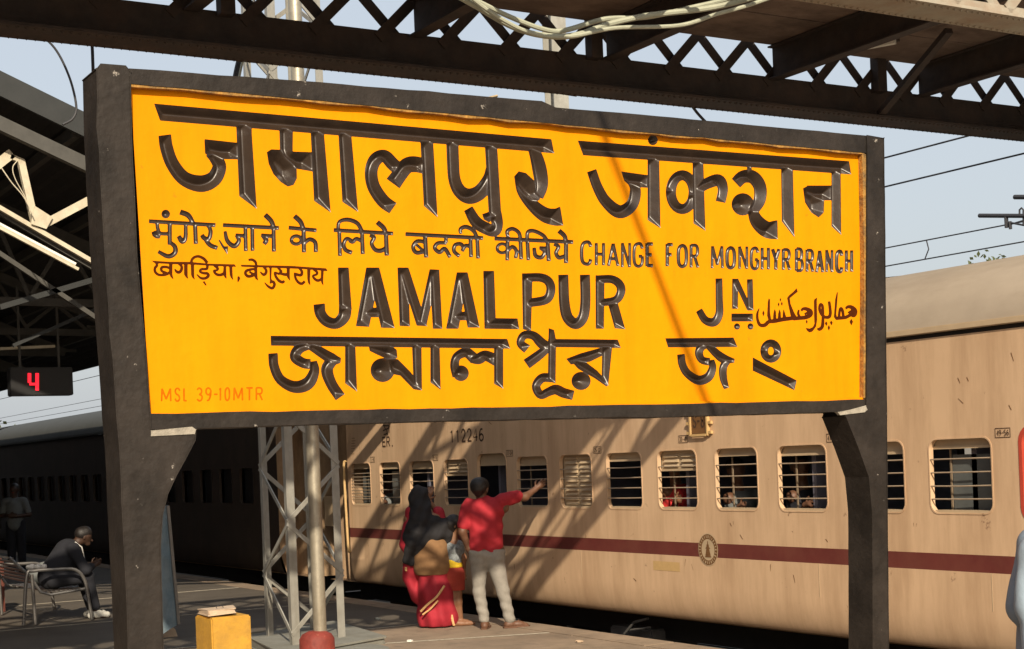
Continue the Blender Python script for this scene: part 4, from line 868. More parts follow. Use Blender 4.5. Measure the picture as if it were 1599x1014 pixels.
G('F', ('L', (752, 342, 34), (750, 530, 32)), ('P', (735, 342), (770, 342), (862, 540), (826, 538)), ('L', (843, 345, 32), (848, 540, 32)), ('L', (728, 584, 44), (862, 584, 44)), ('O', (763, 640, 19, 20)), ('O', (847, 640, 19, 20)))
# Urdu brush line
G('U', (S_, (1368, 400, 30), (1400, 372, 46), (1455, 378, 60), (1500, 430, 80), (1490, 490, 70), (1440, 490, 50), (1370, 525, 50), (1290, 535, 50), (1220, 540, 50)), (S_, (1415, 470, 50), (1440, 440, 36), (1500, 440, 60)), ('P', (1452, 545), (1478, 590), (1452, 648), (1424, 590)), (S_, (1270, 530, 40), (1280, 430, 36), (1300, 395, 46), (1325, 440, 44), (1335, 520, 40)), **fl)
G('U', ('P', (1255, 145), (1238, 165), (1215, 260), (1195, 520), (1225, 565), (1245, 540), (1230, 480), (1248, 260)), **fl)
G('U', (S_, (1125, 290, 40), (1140, 400, 44), (1142, 480, 46), (1120, 520, 50), (1060, 520, 44), (1010, 470, 44), (985, 400, 42), (995, 335, 36), (1025, 350, 40), (1035, 440, 40), (1035, 560, 44), (1025, 660, 50), (985, 700, 50), (950, 690, 22)), ('P', (1082, 580), (1104, 615), (1086, 655), (1062, 615)), ('P', (1155, 568), (1180, 605), (1160, 645), (1136, 605)), ('P', (1122, 632), (1142, 680), (1122, 722), (1102, 680)), **fl)
G('U', ('P', (948, 232), (945, 300), (950, 560), (935, 660), (880, 735), (835, 748), (800, 720), (780, 680), (840, 690), (885, 670), (910, 620), (905, 500), (902, 290), (908, 262)), **fl)
G('U', (S_, (715, 430, 30), (745, 400, 44), (800, 405, 56), (850, 440, 70), (845, 490, 70), (780, 525, 60), (700, 535, 56), (600, 545, 56)), (S_, (765, 480, 30), (800, 460, 30), (850, 455, 40)), ('P', (795, 555), (812, 590), (798, 625), (782, 590)), (S_, (680, 415, 26), (672, 470, 36), (690, 520, 40)), **fl)
G('U', ('P', (650, 95), (665, 150), (620, 185), (548, 245), (560, 330), (610, 450), (650, 520), (600, 560), (560, 500), (530, 360), (508, 240), (540, 200), (600, 150)), **fl)
G('U', (S_, (620, 535, 56), (520, 545, 60), (420, 560, 60), (320, 580, 60), (240, 590, 56), (180, 640, 56), (110, 635, 50), (75, 560, 40), (72, 470, 34), (98, 395, 12)), ('P', (238, 245), (258, 262), (258, 450), (275, 560), (235, 570), (215, 500), (225, 300)), ('P', (325, 400), (345, 440), (350, 560), (300, 570), (308, 460)), ('P', (395, 400), (415, 450), (420, 560), (370, 565), (378, 470)), ('P', (455, 400), (475, 450), (500, 540), (440, 560), (445, 470)), **fl)
G('U', ('P', (410, 235), (422, 265), (412, 300), (398, 265)), ('P', (385, 300), (397, 335), (385, 372), (370, 335)), ('P', (432, 290), (445, 325), (432, 360), (416, 325)), ('P', (160, 420), (178, 465), (160, 515), (143, 465)), **fl)
# Bengali
G('H', ('P', (60, 332), (1045, 345), (1058, 386), (62, 373)))
G('H', (S_, (228, 368, 36), (180, 385, 44), (162, 420, 44), (195, 445, 42), (225, 450, 42)), (S_, (238, 438, 30), (242, 480, 42), (215, 530, 54), (160, 545, 50), (102, 515, 42), (75, 460, 40), (70, 405, 40)), (S_, (225, 372, 36), (285, 410, 44), (320, 430, 46), (352, 435, 22)), (S_, (325, 425, 44), (295, 470, 50), (312, 530, 46), (350, 588, 46)))
G('H', ('P', (370, 350), (412, 352), (420, 565), (370, 530)))
G('H', ('P', (468, 368), (560, 372), (585, 390), (588, 425), (550, 432), (498, 408), (472, 395)), ('O', (526, 475, 50, 50)), ('P', (545, 425), (590, 430), (640, 480), (690, 540), (690, 560), (655, 555), (600, 498), (560, 490)), ('P', (648, 355), (688, 357), (690, 560), (655, 535)))
G('H', ('P', (725, 356), (763, 358), (768, 557), (725, 526)))
G('H', ('O', (852, 488, 33, 33)), (S_, (838, 500, 44), (826, 455, 38), (836, 418, 36), (875, 402, 42), (908, 428, 46)), (S_, (890, 430, 30), (925, 428, 46), (955, 415, 44), (1000, 435, 48)), ('P', (990, 362), (1028, 364), (1028, 553), (990, 532)))
G('H', ('P', (1215, 345), (1505, 348), (1518, 383), (1215, 379)))
G('H', (S_, (1128, 388, 40), (1100, 362, 34), (1115, 330, 34), (1155, 332, 36), (1190, 365, 44), (1225, 385, 40)), (S_, (1225, 372, 30), (1180, 410, 40), (1125, 450, 44)), ('P', (1217, 300), (1240, 308), (1248, 350), (1246, 530), (1214, 522)), (S_, (1232, 508, 36), (1190, 508, 38), (1165, 542, 36), (1185, 578, 36), (1225, 560, 34)), (S_, (1205, 572, 32), (1245, 556, 42), (1280, 570, 42), (1320, 580, 40)))
G('H', ('P', (1440, 372), (1482, 374), (1465, 542), (1438, 505)), ('P', (1440, 380), (1450, 410), (1390, 440), (1310, 452), (1290, 428), (1350, 405)), ('P', (1300, 425), (1350, 425), (1420, 478), (1462, 525), (1460, 545), (1410, 510), (1340, 470)), ('O', (1352, 520, 40, 38)))
G('I', ('P', (163, 120), (612, 115), (638, 177), (182, 180)))
G('I', (S_, (440, 158, 46), (398, 180, 54), (385, 220, 54), (405, 262, 50), (455, 275, 50)), (S_, (468, 262, 36), (474, 315, 50), (445, 375, 62), (380, 395, 62), (308, 350, 54), (275, 290, 52), (266, 225, 50)), (S_, (440, 160, 46), (500, 220, 56), (550, 255, 60), (618, 268, 26)), (S_, (578, 255, 48), (545, 310, 52), (545, 380, 50), (566, 450, 36)))
G('I', ('R', (857, 204, 69, 77, 50)), ('P', (738, 245), (1027, 397), (1012, 462), (738, 333)))
# faint red survey note
for ch, x0, x1 in (('M', 251, 268), ('S', 272, 282), ('L', 286, 293), ('3', 306, 317), ('9', 320, 331), ('-', 332, 342), ('1', 341, 347), ('0', 350, 360), ('M', 364, 380), ('T', 383, 396), ('R', 399, 411)):
    dy = -(x0 - 250) * 0.012
    G('Z', *roman(ch, x0, x1, 607 + dy, 627 + dy, 2.6), kind='faint')

# ---- depth field over the board: every stroke is a V cut, the deepest wins
HG = 0.003
u0, u1 = 1.765, 5.49; v0, v1 = 1.98, 3.262
NU = int((u1 - u0) / HG) + 1; NV = int((v1 - v0) / HG) + 1
GU = u0 + np.arange(NU) * HG; GV = v0 + np.arange(NV) * HG
Fd = np.full((NU, NV), -1.0); OW = np.full((NU, NV), -1, int); DEP = np.zeros((NU, NV))
def poly_sd(P, X, Y):
    n = len(P); best = np.full(X.shape, 1e9); ins = np.zeros(X.shape, bool); wn_ = np.zeros(X.shape, int)
    for i in range(n):
        a, b = P[i], P[(i + 1) % n]; d = b - a; L2 = d @ d
        if L2 < 1e-14: continue
        t = np.clip(((X - a[0]) * d[0] + (Y - a[1]) * d[1]) / L2, 0, 1)
        best = np.minimum(best, (X - a[0] - t * d[0]) ** 2 + (Y - a[1] - t * d[1]) ** 2)
        cr = d[0] * (Y - a[1]) - d[1] * (X - a[0])
        up = (a[1] <= Y) & (b[1] > Y) & (cr > 0); dn = (a[1] > Y) & (b[1] <= Y) & (cr < 0)
        wn_ += up.astype(int) - dn.astype(int)
    return np.where(wn_ != 0, 1, -1) * np.sqrt(best)
SLOPE = {'cut': 1.1, 'flat': 0.12, 'faint': 0.15}
for gi, (kind, polys) in enumerate(GL):
    for Pg in polys:
        a0 = max(0, int((Pg[:, 0].min() - u0) / HG) - 2); a1 = min(NU, int((Pg[:, 0].max() - u0) / HG) + 4)
        b0 = max(0, int((Pg[:, 1].min() - v0) / HG) - 2); b1 = min(NV, int((Pg[:, 1].max() - v0) / HG) + 4)
        X, Y = np.meshgrid(GU[a0:a1], GV[b0:b1], indexing='ij'); sdv = poly_sd(Pg, X, Y)
        dep = np.minimum(sdv * SLOPE[kind], 0.045)
        sub = Fd[a0:a1, b0:b1]; dd = DEP[a0:a1, b0:b1]; ow = OW[a0:a1, b0:b1]
        better = (sdv > 0) & (dep > dd); ow[better] = gi; dd[better] = dep[better]; sub[:] = np.maximum(sub, sdv)
for _ in range(2):                       # hand-cut, slightly rounded ridges and valleys
    B_2 = DEP.copy(); B_2[1:-1, 1:-1] = (4 * DEP[1:-1, 1:-1] + 2 * (DEP[2:, 1:-1] + DEP[:-2, 1:-1] + DEP[1:-1, 2:] + DEP[1:-1, :-2]) + DEP[2:, 2:] + DEP[:-2, :-2] + DEP[2:, :-2] + DEP[:-2, 2:]) / 16
    DEP = np.where(Fd > 0, B_2, 0.0)
eps = HG * 0.04
Fd[np.abs(Fd) < eps] = eps
# marching squares: cells fully or partly inside become letter faces, boundary segments cut the board
vid = {}; VV = []
def corner(i, j):
    k = ('c', i, j)
    if k not in vid: vid[k] = len(VV); VV.append((GU[i], GV[j], DEP[i, j]))
    return vid[k]
def edge_pt(i0, j0, i1, j1):
    if (i1, j1) < (i0, j0): i0, j0, i1, j1 = i1, j1, i0, j0
    k = ('e', i0, j0, i1, j1)
    if k not in vid:
        f0, f1 = Fd[i0, j0], Fd[i1, j1]; t = f0 / (f0 - f1); t = min(max(t, .03), .97)
        vid[k] = len(VV); VV.append((GU[i0] + t * (GU[i1] - GU[i0]), GV[j0] + t * (GV[j1] - GV[j0]), 0.0))
    return vid[k]
inside = Fd > 0
cs = inside[:-1, :-1].astype(int) + inside[1:, :-1] + inside[1:, 1:] + inside[:-1, 1:]
cells = np.argwhere(cs > 0); faces = {}; segs = []
for i, j in cells.tolist():
    C4 = ((i, j), (i + 1, j), (i + 1, j + 1), (i, j + 1)); ins = [inside[c] for c in C4]
    own = [OW[c] for c in C4 if OW[c] >= 0]
    g = max(set(own), key=own.count) if own else -1
    if all(ins): faces.setdefault(g, []).append([corner(*c) for c in C4]); continue
    if ins == [True, False, True, False] or ins == [False, True, False, True]:
        for q in range(4):
            if ins[q]:
                A_1 = edge_pt(*C4[q], *C4[(q + 1) % 4]); B_1 = edge_pt(*C4[q - 1], *C4[q])
                faces.setdefault(g, []).append([corner(*C4[q]), A_1, B_1]); segs.append((A_1, B_1))
        continue
    poly = []; cut = []
    for q in range(4):
        if ins[q]: poly.append(corner(*C4[q]))
        if ins[q] != ins[(q + 1) % 4]:
            e_ = edge_pt(*C4[q], *C4[(q + 1) % 4]); poly.append(e_); cut.append(e_)
    faces.setdefault(g, []).append(poly); segs.append(tuple(cut))
VA = np.array(VV)
LM = {'cut': 'letter_paint', 'flat': 'flat_letter_paint', 'faint': 'faint_red_paint'}
jit = np.random.default_rng(3)
for g, fs in faces.items():
    if g < 0: continue
    used = sorted({i for f in fs for i in f}); mp = {v: k for k, v in enumerate(used)}
    vs = [(XP - VA[i, 2], VA[i, 0], VA[i, 1]) for i in used]
    me = bpy.data.meshes.new('letter'); me.from_pydata(vs, [], [[mp[i] for i in f] for f in fs]); me.materials.append(MATS[LM[GL[g][0]]])
    me.polygons.foreach_set('use_smooth', [True] * len(me.polygons)); me.set_sharp_from_angle(angle=rad(55))
    link('letter', me, sign)
# board face: constrained triangulation around the letters
bset = sorted({i for s in segs for i in s}); bm_ = {v: k for k, v in enumerate(bset)}
verts = [Vector((VA[i, 0], VA[i, 1])) for i in bset]
PC = [sp(203, 128), sp(1351, 236), sp(1352, 627), sp(235, 649)]
nb = len(verts); ring_ = []
for k in range(4):
    a_, b_ = PC[k], PC[(k + 1) % 4]
    for q in range(12): ring_.append(Vector(a_ + (b_ - a_) * q / 12))
verts += ring_
edges = [(bm_[a_], bm_[b_]) for a_, b_ in segs] + [(nb + k, nb + (k + 1) % len(ring_)) for k in range(len(ring_))]
ov, oe, of, _, _, _ = geometry.delaunay_2d_cdt(verts, edges, [], 1, 1e-7)
ovn = np.array([tuple(v) for v in ov])
tri = [f for f in of]
keep = []
for f in tri:
    c = ovn[list(f)].mean(0); fi = (c[0] - u0) / HG; fj = (c[1] - v0) / HG
    i = int(fi); j = int(fj)
    if i < 0 or j < 0 or i >= NU - 1 or j >= NV - 1: keep.append(f); continue
    tx, ty = fi - i, fj - j
    val = Fd[i, j] * (1 - tx) * (1 - ty) + Fd[i + 1, j] * tx * (1 - ty) + Fd[i, j + 1] * (1 - tx) * ty + Fd[i + 1, j + 1] * tx * ty
    if val < 0: keep.append(f)
MBb = MB(); MBb.v = [(XP, v[0], v[1]) for v in ovn]; MBb.f = [tuple(f) for f in keep]
MBb.obj('panel', 'sign_yellow', sign, fixn=False)
def spX(px, py, X_): a_ = at(px, py, X=XP); return Vector((X_, a_[1], a_[2]))
XFr, XBk = XP + 0.034, XP - 0.17
MB().box((XP - 0.12, 1.72, 1.95), (XP - 0.06, 5.42, 3.24)).obj('backing_slab', 'sign_black', sign)
def frame_piece(name, pts, xf=XP + 0.034, xb=XP - 0.17, m='sign_black', wob=0.0, bevel=0.010):
    """front polygon given in picture points lying in the board plane; long edges get a hand-trowelled wobble"""
    P2 = [np.array(at(*p, X=xf))[1:] for p in pts]; out = []
    for k in range(len(P2)):
        a_, b_ = P2[k], P2[(k + 1) % len(P2)]; L2 = np.linalg.norm(b_ - a_); n_ = max(1, int(L2 / .09))
        d = (b_ - a_) / L2; nn = np.array([-d[1], d[0]])
        for q in range(n_):
            o_ = 0 if q == 0 else wob * jit.normal(); out.append(a_ + (b_ - a_) * q / n_ + nn * o_)
    mb = MB(); mb.prism([Vector((xf, p[0], p[1])) for p in out], (xb - xf, 0, 0))
    return mb.obj(name, m, sign, bevel=bevel)
frame_piece('top_rail', [(201, 107), (300, 114), (500, 128.5), (700, 146), (846, 158), (868, 168), (1000, 179), (1200, 198), (1353, 212), (1353, 239), (1000, 206), (700, 177), (400, 148), (204, 131)], wob=.0008)
frame_piece('bottom_rail', [(235, 646), (500, 641), (800, 636), (1100, 630), (1354, 624), (1354, 642), (1100, 649), (800, 655), (540, 661), (236, 671)], xf=XFr - .004, wob=.0012)
frame_piece('left_post', [(150, 108), (158, 101), (196, 104), (203.4, 112), (207, 250), (214, 400), (225, 520), (235, 648), (236, 669), (306, 670), (305, 688), (291, 715), (276, 742), (262, 772), (254, 805), (251, 850), (253, 930), (256, 1100), (262, 1440), (216, 1440), (204, 1100), (188, 748), (178, 600), (163, 400), (152, 200)], xf=XFr + .004, xb=XBk + .03, wob=.001)
frame_piece('right_post', [(1354, 212), (1380, 216), (1382, 400), (1385, 700), (1387.5, 1014), (1389, 1290), (1359, 1290), (1362, 1014), (1361, 800), (1356, 745), (1340, 700), (1320, 650), (1322, 644), (1353, 641)], xf=XFr + .004, xb=XP - .125, wob=.0008)
frame_piece('mortar_patch', [(236, 672.5), (300, 667), (306, 671), (304, 678), (236, 681)], xf=XFr + .0075, xb=XFr - .01, m='mortar', wob=.0012, bevel=.002)
frame_piece('mortar_patch', [(1308, 644), (1330, 640), (1352, 634), (1354, 640), (1350, 644), (1312, 648)], xf=XFr + .0075, xb=XFr - .01, m='mortar', wob=.0012, bevel=.002)
# ragged old paint line under the top rail and bright lip along the sill
frame_piece('paint_lip', [(205, 128), (400, 146), (700, 174.5), (1000, 203.5), (1350, 236), (1350, 241), (1000, 208.5), (700, 180), (400, 152), (205, 136)], xf=XFr - .003, xb=XP + .004, m='old_yellow_edge', wob=.0028, bevel=0)
frame_piece('sill_lip', [(236, 643), (500, 638), (800, 633), (1100, 627), (1352, 621), (1352, 626), (1100, 632), (800, 638), (500, 643), (236, 649)], xf=XP + .022, xb=XP + .002, m='sign_yellow', wob=.0015, bevel=0)
frame_piece('side_lip', [(1346.5, 241), (1352, 241), (1355, 400), (1354, 622), (1348.5, 622), (1349.5, 400)], xf=XP + .03, xb=XP + .002, m='old_yellow_edge', wob=.0006, bevel=0)
tag(MB().tube([at(735, 160, X=XP), at(752, 156, X=XP - .05), at(776, 150, X=XP - .12)], .006, 5).obj('twig', 'bamboo'), 'thin dry twig lying on top of the sign', 'twig')

# leaning bamboo pole beside the photographer whose shadow crosses the board
pa = Vector((-1.7, 2.14, 5.96)); pb = Vector((-1.7, 2.745, 4.54)); dd = (pb - pa).normalized()
ln = MB().tube([pa - dd * 1.5, pb + dd * 5.02], .021, 10).obj('leaning_pole', 'bamboo', None, smooth=True)
tag(ln, 'leaning bamboo pole out of frame that shades the board in a thin diagonal', 'pole')

# ================================================================== SMALL THINGS ON THE PLATFORM
yb = thing('yellow_box', (-12.2, 4.4, 0), 'yellow painted masonry post with a loose stone cap', 'masonry post')
a = at(330, 970, X=-12.0); b = at(392, 970, X=-12.0); zt = float(at(360, 963, X=-12.0)[2])
MB().box((-12.0, a[1], -.01), (-12.40, b[1], zt)).obj('body', 'box_yellow', yb, bevel=.012)
cs_ = thing('stone_slab', (-12.2, a[1] + .15, zt), 'loose pale stone slab with wire loop resting on the yellow post', 'stone slab')
o = MB().prism([(-12.05, a[1] - .0, zt + .012), (-12.04, a[1] + .22, zt + .022), (-12.32, a[1] + .30, zt + .022), (-12.36, a[1] + .02, zt + .012)], (0, 0, .04)).obj('slab', 'cap_stone', cs_, bevel=.008)
MB().tube([tuple(Vector((-12.18, a[1] + .14, zt + .06)) + Vector((0, .03 * math.cos(t_), .025 * math.sin(t_)))) for t_ in np.linspace(0, math.pi, 8)], .003, 5).obj('wire_loop', 'cable_dark', cs_)

bb = thing('blue_board', (-15.9, 5.1, 0), 'faded blue grey board standing on edge behind the left sign post', 'board')
pts = [at(236, 795, X=-15.9), at(262, 790, X=-15.9), at(278, 975, X=-15.9), at(262, 985, X=-15.9), at(240, 1000, X=-15.9)]
MB().prism([Vector(p) for p in pts], (-.04, 0, 0)).obj('sheet', 'board_blue', bb, bevel=.004)
MB().beam(at(262, 790, X=-15.88), at(279, 975, X=-15.88), .03, .03, up=(1, 0, 0)).obj('edge_strip', 'bench_steel', bb)
rk = at(262, 996, Z=0)
MB().prism([(rk[0], rk[1] - .12, 0), (rk[0], rk[1] + .09, 0), (rk[0], rk[1] + .07, .07), (rk[0], rk[1] - .02, .17), (rk[0], rk[1] - .09, .15)], (-.14, 0, 0)).obj('stone', 'cap_stone', None, bevel=.02)
tag(bpy.data.objects['stone'], 'rough grey stone on the floor beside the blue board', 'stone')

# bench at left
bn = thing('bench', (-19.4, 4.7, 0), 'tubular steel bench with curved arm at the left under the canopy', 'bench')
for X_ in (-18.8, -20.6):
    pts = [(X_, 4.28, .02), (X_, 4.34, .60), (X_, 4.42, .66), (X_, 4.70, .66), (X_, 4.92, .64), (X_, 5.03, .50), (X_, 5.07, .25), (X_, 5.10, .02)]
    MB().tube([tuple(p) for p in spline(pts, 4)], .021, 8).obj('arm_frame', 'bench_steel', bn, smooth=True)
    pts = [(X_ + .02, 4.42, .02), (X_ + .02, 4.40, .45), (X_ + .02, 4.50, .40), (X_ + .02, 4.95, .40)]
    MB().tube([(X_ - .02, 4.15, .84), (X_ - .02, 4.38, .60), (X_ - .02, 4.50, .40), (X_ - .02, 4.62, .36), (X_ - .02, 5.04, .40)], .018, 8).obj('seat_rail', 'bench_steel', bn, smooth=True)
    MB().tube([(X_, 4.42, .02), (X_, 4.40, .62)], .02, 8).obj('leg', 'bench_steel', bn, smooth=True)
for k in range(9): MB().box((-20.6, 4.56 + .055 * k, .395), (-18.8, 4.59 + .055 * k, .405)).obj('seat_slat', 'bench_steel', bn)
for k in range(7): MB().box((-20.6, 4.44 - .042 * k, .50 + .052 * k), (-18.8, 4.445 - .042 * k, .525 + .052 * k)).obj('back_slat', 'bench_steel', bn)
rb_ = at(0, 900, X=-20.8)
tag(MB().box((-21.1, 3.9, -.01), (-21.5, rb_[1] + .12, .72)).obj('red_bin', 'bin_red', None, bevel=.02), 'red bin behind the bench at the left edge', 'bin')
rs = random.Random(11)
for k, (px, py, m_, lb, ct) in enumerate(((640, 1003, 'cloth_white', 'scrap of white paper lying on the floor in front of the woman', 'paper'), (905, 1004, 'cap_stone', 'small pale pebble near the platform edge', 'pebble'), (200, 985, 'cap_stone', 'small stone on the floor left of the blue board', 'pebble'), (590, 968, 'cloth_grey', 'crumpled grey wrapper on the dark floor left of the woman', 'wrapper'))):
    g_ = at(px, py, Z=0); pts = [(g_[0] + .035 * math.cos(a_ * 1.256) * rs.uniform(.6, 1.2), g_[1] + .035 * math.sin(a_ * 1.256) * rs.uniform(.6, 1.2), .008) for a_ in range(5)]
    tag(MB().prism(pts, (0, 0, .012)).obj(ct, m_, None, bevel=.003), lb, ct)

# ================================================================== PEOPLE (signed distance bodies, one continuous surface each)
def surface_nets(f, lo, hi, h):
    lo = np.array(lo, float); hi = np.array(hi, float); n = np.ceil((hi - lo) / h).astype(int) + 1
    ax = [lo[i] + np.arange(n[i]) * h for i in range(3)]
    X, Y, Z = np.meshgrid(*ax, indexing='ij'); V = f(X, Y, Z)
    ins = V < 0
    s = np.zeros((n[0] - 1, n[1] - 1, n[2] - 1), int)
    for a_ in (0, 1):
        for b_ in (0, 1):
            for c_ in (0, 1): s += ins[a_:n[0] - 1 + a_, b_:n[1] - 1 + b_, c_:n[2] - 1 + c_]
    act = (s > 0) & (s < 8); idx = -np.ones(act.shape, int); cells = np.argwhere(act); idx[act] = np.arange(len(cells))
    acc = np.zeros((len(cells), 3)); cnt = np.zeros(len(cells)); base = cells
    cor = [(a_, b_, c_) for a_ in (0, 1) for b_ in (0, 1) for c_ in (0, 1)]
    for p in cor:
        for ax_ in range(3):
            if p[ax_] == 1: continue
            q = list(p); q[ax_] = 1
            v0_ = V[base[:, 0] + p[0], base[:, 1] + p[1], base[:, 2] + p[2]]; v1_ = V[base[:, 0] + q[0], base[:, 1] + q[1], base[:, 2] + q[2]]
            m_ = (v0_ < 0) != (v1_ < 0); t = np.where(m_, v0_ / (v0_ - v1_ + 1e-12), 0)
            pt = np.tile(np.array(p, float), (len(cells), 1)); pt[:, ax_] += t; acc[m_] += pt[m_]; cnt[m_] += 1
    vs = lo + (base + acc / cnt[:, None]) * h; fs = []
    for ax_ in range(3):
        a1, a2 = (ax_ + 1) % 3, (ax_ + 2) % 3
        sl0 = [slice(None)] * 3; sl1 = [slice(None)] * 3; sl0[ax_] = slice(0, -1); sl1[ax_] = slice(1, None)
        ch = ins[tuple(sl0)] != ins[tuple(sl1)]
        for e in np.argwhere(ch):
            if e[a1] == 0 or e[a2] == 0 or e[a1] >= n[a1] - 1 or e[a2] >= n[a2] - 1: continue
            q = []
            for da, db in ((0, 0), (-1, 0), (-1, -1), (0, -1)):
                c_ = e.copy(); c_[a1] += da; c_[a2] += db; q.append(int(idx[tuple(c_)]))
            if min(q) < 0: continue
            fs.append(tuple(q) if ins[tuple(e)] else tuple(q[::-1]))
    return vs, fs
def cone(X, Y, Z, a, b, r1, r2):
    a = np.array(a, float); b = np.array(b, float); d = b - a; L2 = max(d @ d, 1e-9)
    t = np.clip(((X - a[0]) * d[0] + (Y - a[1]) * d[1] + (Z - a[2]) * d[2]) / L2, 0, 1)
    return np.sqrt((X - a[0] - t * d[0]) ** 2 + (Y - a[1] - t * d[1]) ** 2 + (Z - a[2] - t * d[2]) ** 2) - (r1 + (r2 - r1) * t)
def smin(a, b, k):
    h = np.clip(0.5 + 0.5 * (b - a) / k, 0, 1); return b + (a - b) * h - k * h * (1 - h)
def body_mesh(name, caps, m, parent, h=.012, k=.03, fold=None, flat=None, pad=.05, clip=None):
    """caps: (a, b, ra, rb).  fold(X,Y,Z)->offset adds cloth folds."""
    P_ = np.array([c[i] for c in caps for i in (0, 1)]); rr = max(max(c[2], c[3]) for c in caps)
    lo = P_.min(0) - rr - pad; hi = P_.max(0) + rr + pad
    def f(X, Y, Z):
        v = None
        for c in caps:
            d = cone(X, Y, Z, *c[:4]); v = d if v is None else smin(v, d, c[4] if len(c) > 4 else k)
        if fold is not None: v = v + fold(X, Y, Z)
        if clip is not None: v = np.maximum(v, clip(X, Y, Z))
        return v
    vs, fs = surface_nets(f, lo, hi, h)
    me = bpy.data.meshes.new(name); me.from_pydata([tuple(v) for v in vs], [], fs)
    bm = bmesh.new(); bm.from_mesh(me); bmesh.ops.recalc_face_normals(bm, faces=bm.faces); bm.to_mesh(me); bm.free()
    me.materials.append(MATS[m]); me.polygons.foreach_set('use_smooth', [True] * len(me.polygons))
    return link(name, me, parent)
def hand(caps, w, d, side, s=1.0, spread=1.0, curl=.25):
    """w wrist, d unit direction of the fingers, side unit direction towards the thumb; five fingers of different lengths"""
    w = np.array(w, float); d = np.array(d, float) / np.linalg.norm(d); side = np.array(side, float); side -= d * (side @ d); side /= np.linalg.norm(side); nrm = np.cross(d, side)
    palm = w + d * .085 * s
    caps.append((w, palm, .026 * s, .030 * s, .02)); caps.append((palm - side * .025 * s, palm + side * .022 * s, .016 * s, .016 * s, .015))
    for o_, L_ in ((.030, .072), (.010, .082), (-.010, .076), (-.030, .060)):
        b0 = palm + side * o_ * s; dd_ = d + side * o_ * 4 * spread * .5; dd_ /= np.linalg.norm(dd_); m_ = b0 + dd_ * L_ * .5 * s; e = m_ + (dd_ + nrm * curl) * L_ * .5 * s
        caps.append((b0, m_, .0095 * s, .0085 * s, .006)); caps.append((m_, e, .0085 * s, .007 * s, .006))
    t0 = w + d * .03 * s + side * .025 * s; t1 = t0 + (d * .5 + side * .8) * .04 * s; t2 = t1 + (d * .8 + side * .35) * .035 * s
    caps.append((t0, t1, .013 * s, .011 * s, .01)); caps.append((t1, t2, .011 * s, .009 * s, .008))
def foot(caps, ankle, d, s=1.0):
    a = np.array(ankle, float); d = np.array(d, float); d /= np.linalg.norm(d); g = a.copy(); g[2] = .035 * s
    caps.append((a, g - d * .03 * s, .036 * s, .034 * s, .02)); caps.append((g - d * .03 * s, g + d * .11 * s, .034 * s, .030 * s, .03)); e = g + d * .17 * s; e[2] = .022
    caps.append((g + d * .08 * s, e, .036 * s, .022 * s, .02))
def head(caps, c, fwd, s=1.0):
    c = np.array(c, float); f_ = np.array(fwd, float); f_ /= np.linalg.norm(f_); sd_ = np.cross(f_, (0, 0, 1)); up = np.array((0, 0, 1.))
    caps.append((c - f_ * .025 * s + up * .025 * s, c + f_ * .02 * s + up * .02 * s, .082 * s, .078 * s, .02)); caps.append((c + f_ * .02 * s, c + f_ * .045 * s - up * .07 * s, .066 * s, .038 * s, .03))
    caps.append((c + f_ * .085 * s - up * .005 * s, c + f_ * .106 * s - up * .028 * s, .010 * s, .014 * s, .012))
    for q in (-1, 1):
        caps.append((c + sd_ * .082 * s * q + up * .012 * s, c + sd_ * .084 * s * q - f_ * .006 - up * .028 * s, .012 * s, .009 * s, .006))
def face(c, fwd, parent, s=1.0):
    c = Vector(c); f_ = Vector(fwd).normalized(); sd_ = f_.cross(Vector((0, 0, 1)))
    for q in (-1, 1):
        p = c + f_ * .083 * s + sd_ * .032 * s * q + Vector((0, 0, .012 * s)); MB().tube([p - f_ * .012, p - f_ * .004, p + f_ * .004], [.012 * s, .011 * s, .003 * s], 8).obj('eye', 'cloth_white', parent, smooth=True)
        MB().tube([p + sd_ * .018 * s + Vector((0, 0, .018 * s)), p - sd_ * .018 * s + Vector((0, 0, .02 * s))], .004 * s, 5).obj('eyebrow', 'hair', parent)
    p = c + f_ * .082 * s - Vector((0, 0, .05 * s)); MB().tube([p - sd_ * .022 * s, p + f_ * .005, p + sd_ * .022 * s], .005 * s, 6).obj('lips', 'child_maroon', parent, smooth=True)
VR = np.array([.51, .86, 0.0]); VF = np.array([-.86, .51, 0.0])
def PJ(depth):          # picture point at a forward distance (plus offset towards / away)
    return lambda px, py, o=0.0: at(px, py, D=depth + o)
def fr_noise(f1, amp, ph=0.0):
    return lambda X, Y, Z: amp * np.sin((X * .51 + Y * .86) * f1 + 3.0 * Z + ph + 1.5 * np.sin(Z * 6))

# ---- man in the red polo shirt
mdep = float(np.dot(np.array([-14.06, 7.97, 0]), Fv)); J = PJ(mdep)
man = thing('person', J(780, 981), 'man seen from behind in red polo and grey jeans, reaching to a coach window', 'person')
hd = J(750, 764, .02); caps = []
neck = J(757, 790); chest = J(758, 815, .03); hip = J(760, 868)
fdir = np.array([-.55, .84, 0])
head(caps, hd, fdir)
caps += [(hd + [0, 0, -.05], neck - [0, 0, .06], .055, .060), (J(735, 796), J(785, 792), .07, .07), (chest, J(759, 845), .105, .10), (J(748, 862), J(774, 862), .10, .10)]
shR = J(788, 780); elR = J(820, 776, .12); wrR = J(835, 765, .20)
shL = J(729, 790); elL = J(722, 830, -.05); wrL = J(732, 858, .0)
caps += [(shR, elR, .055, .042), (elR, wrR, .042, .028), (shL, elL, .056, .044), (elL, wrL, .042, .030)]
hand(caps, wrR, (.05, .8, .55), (0, -.3, .9), curl=.45); hand(caps, wrL, (-.1, .4, -.8), (.5, .5, 0), curl=.5)
fL = J(757, 972); fR = J(797, 974)
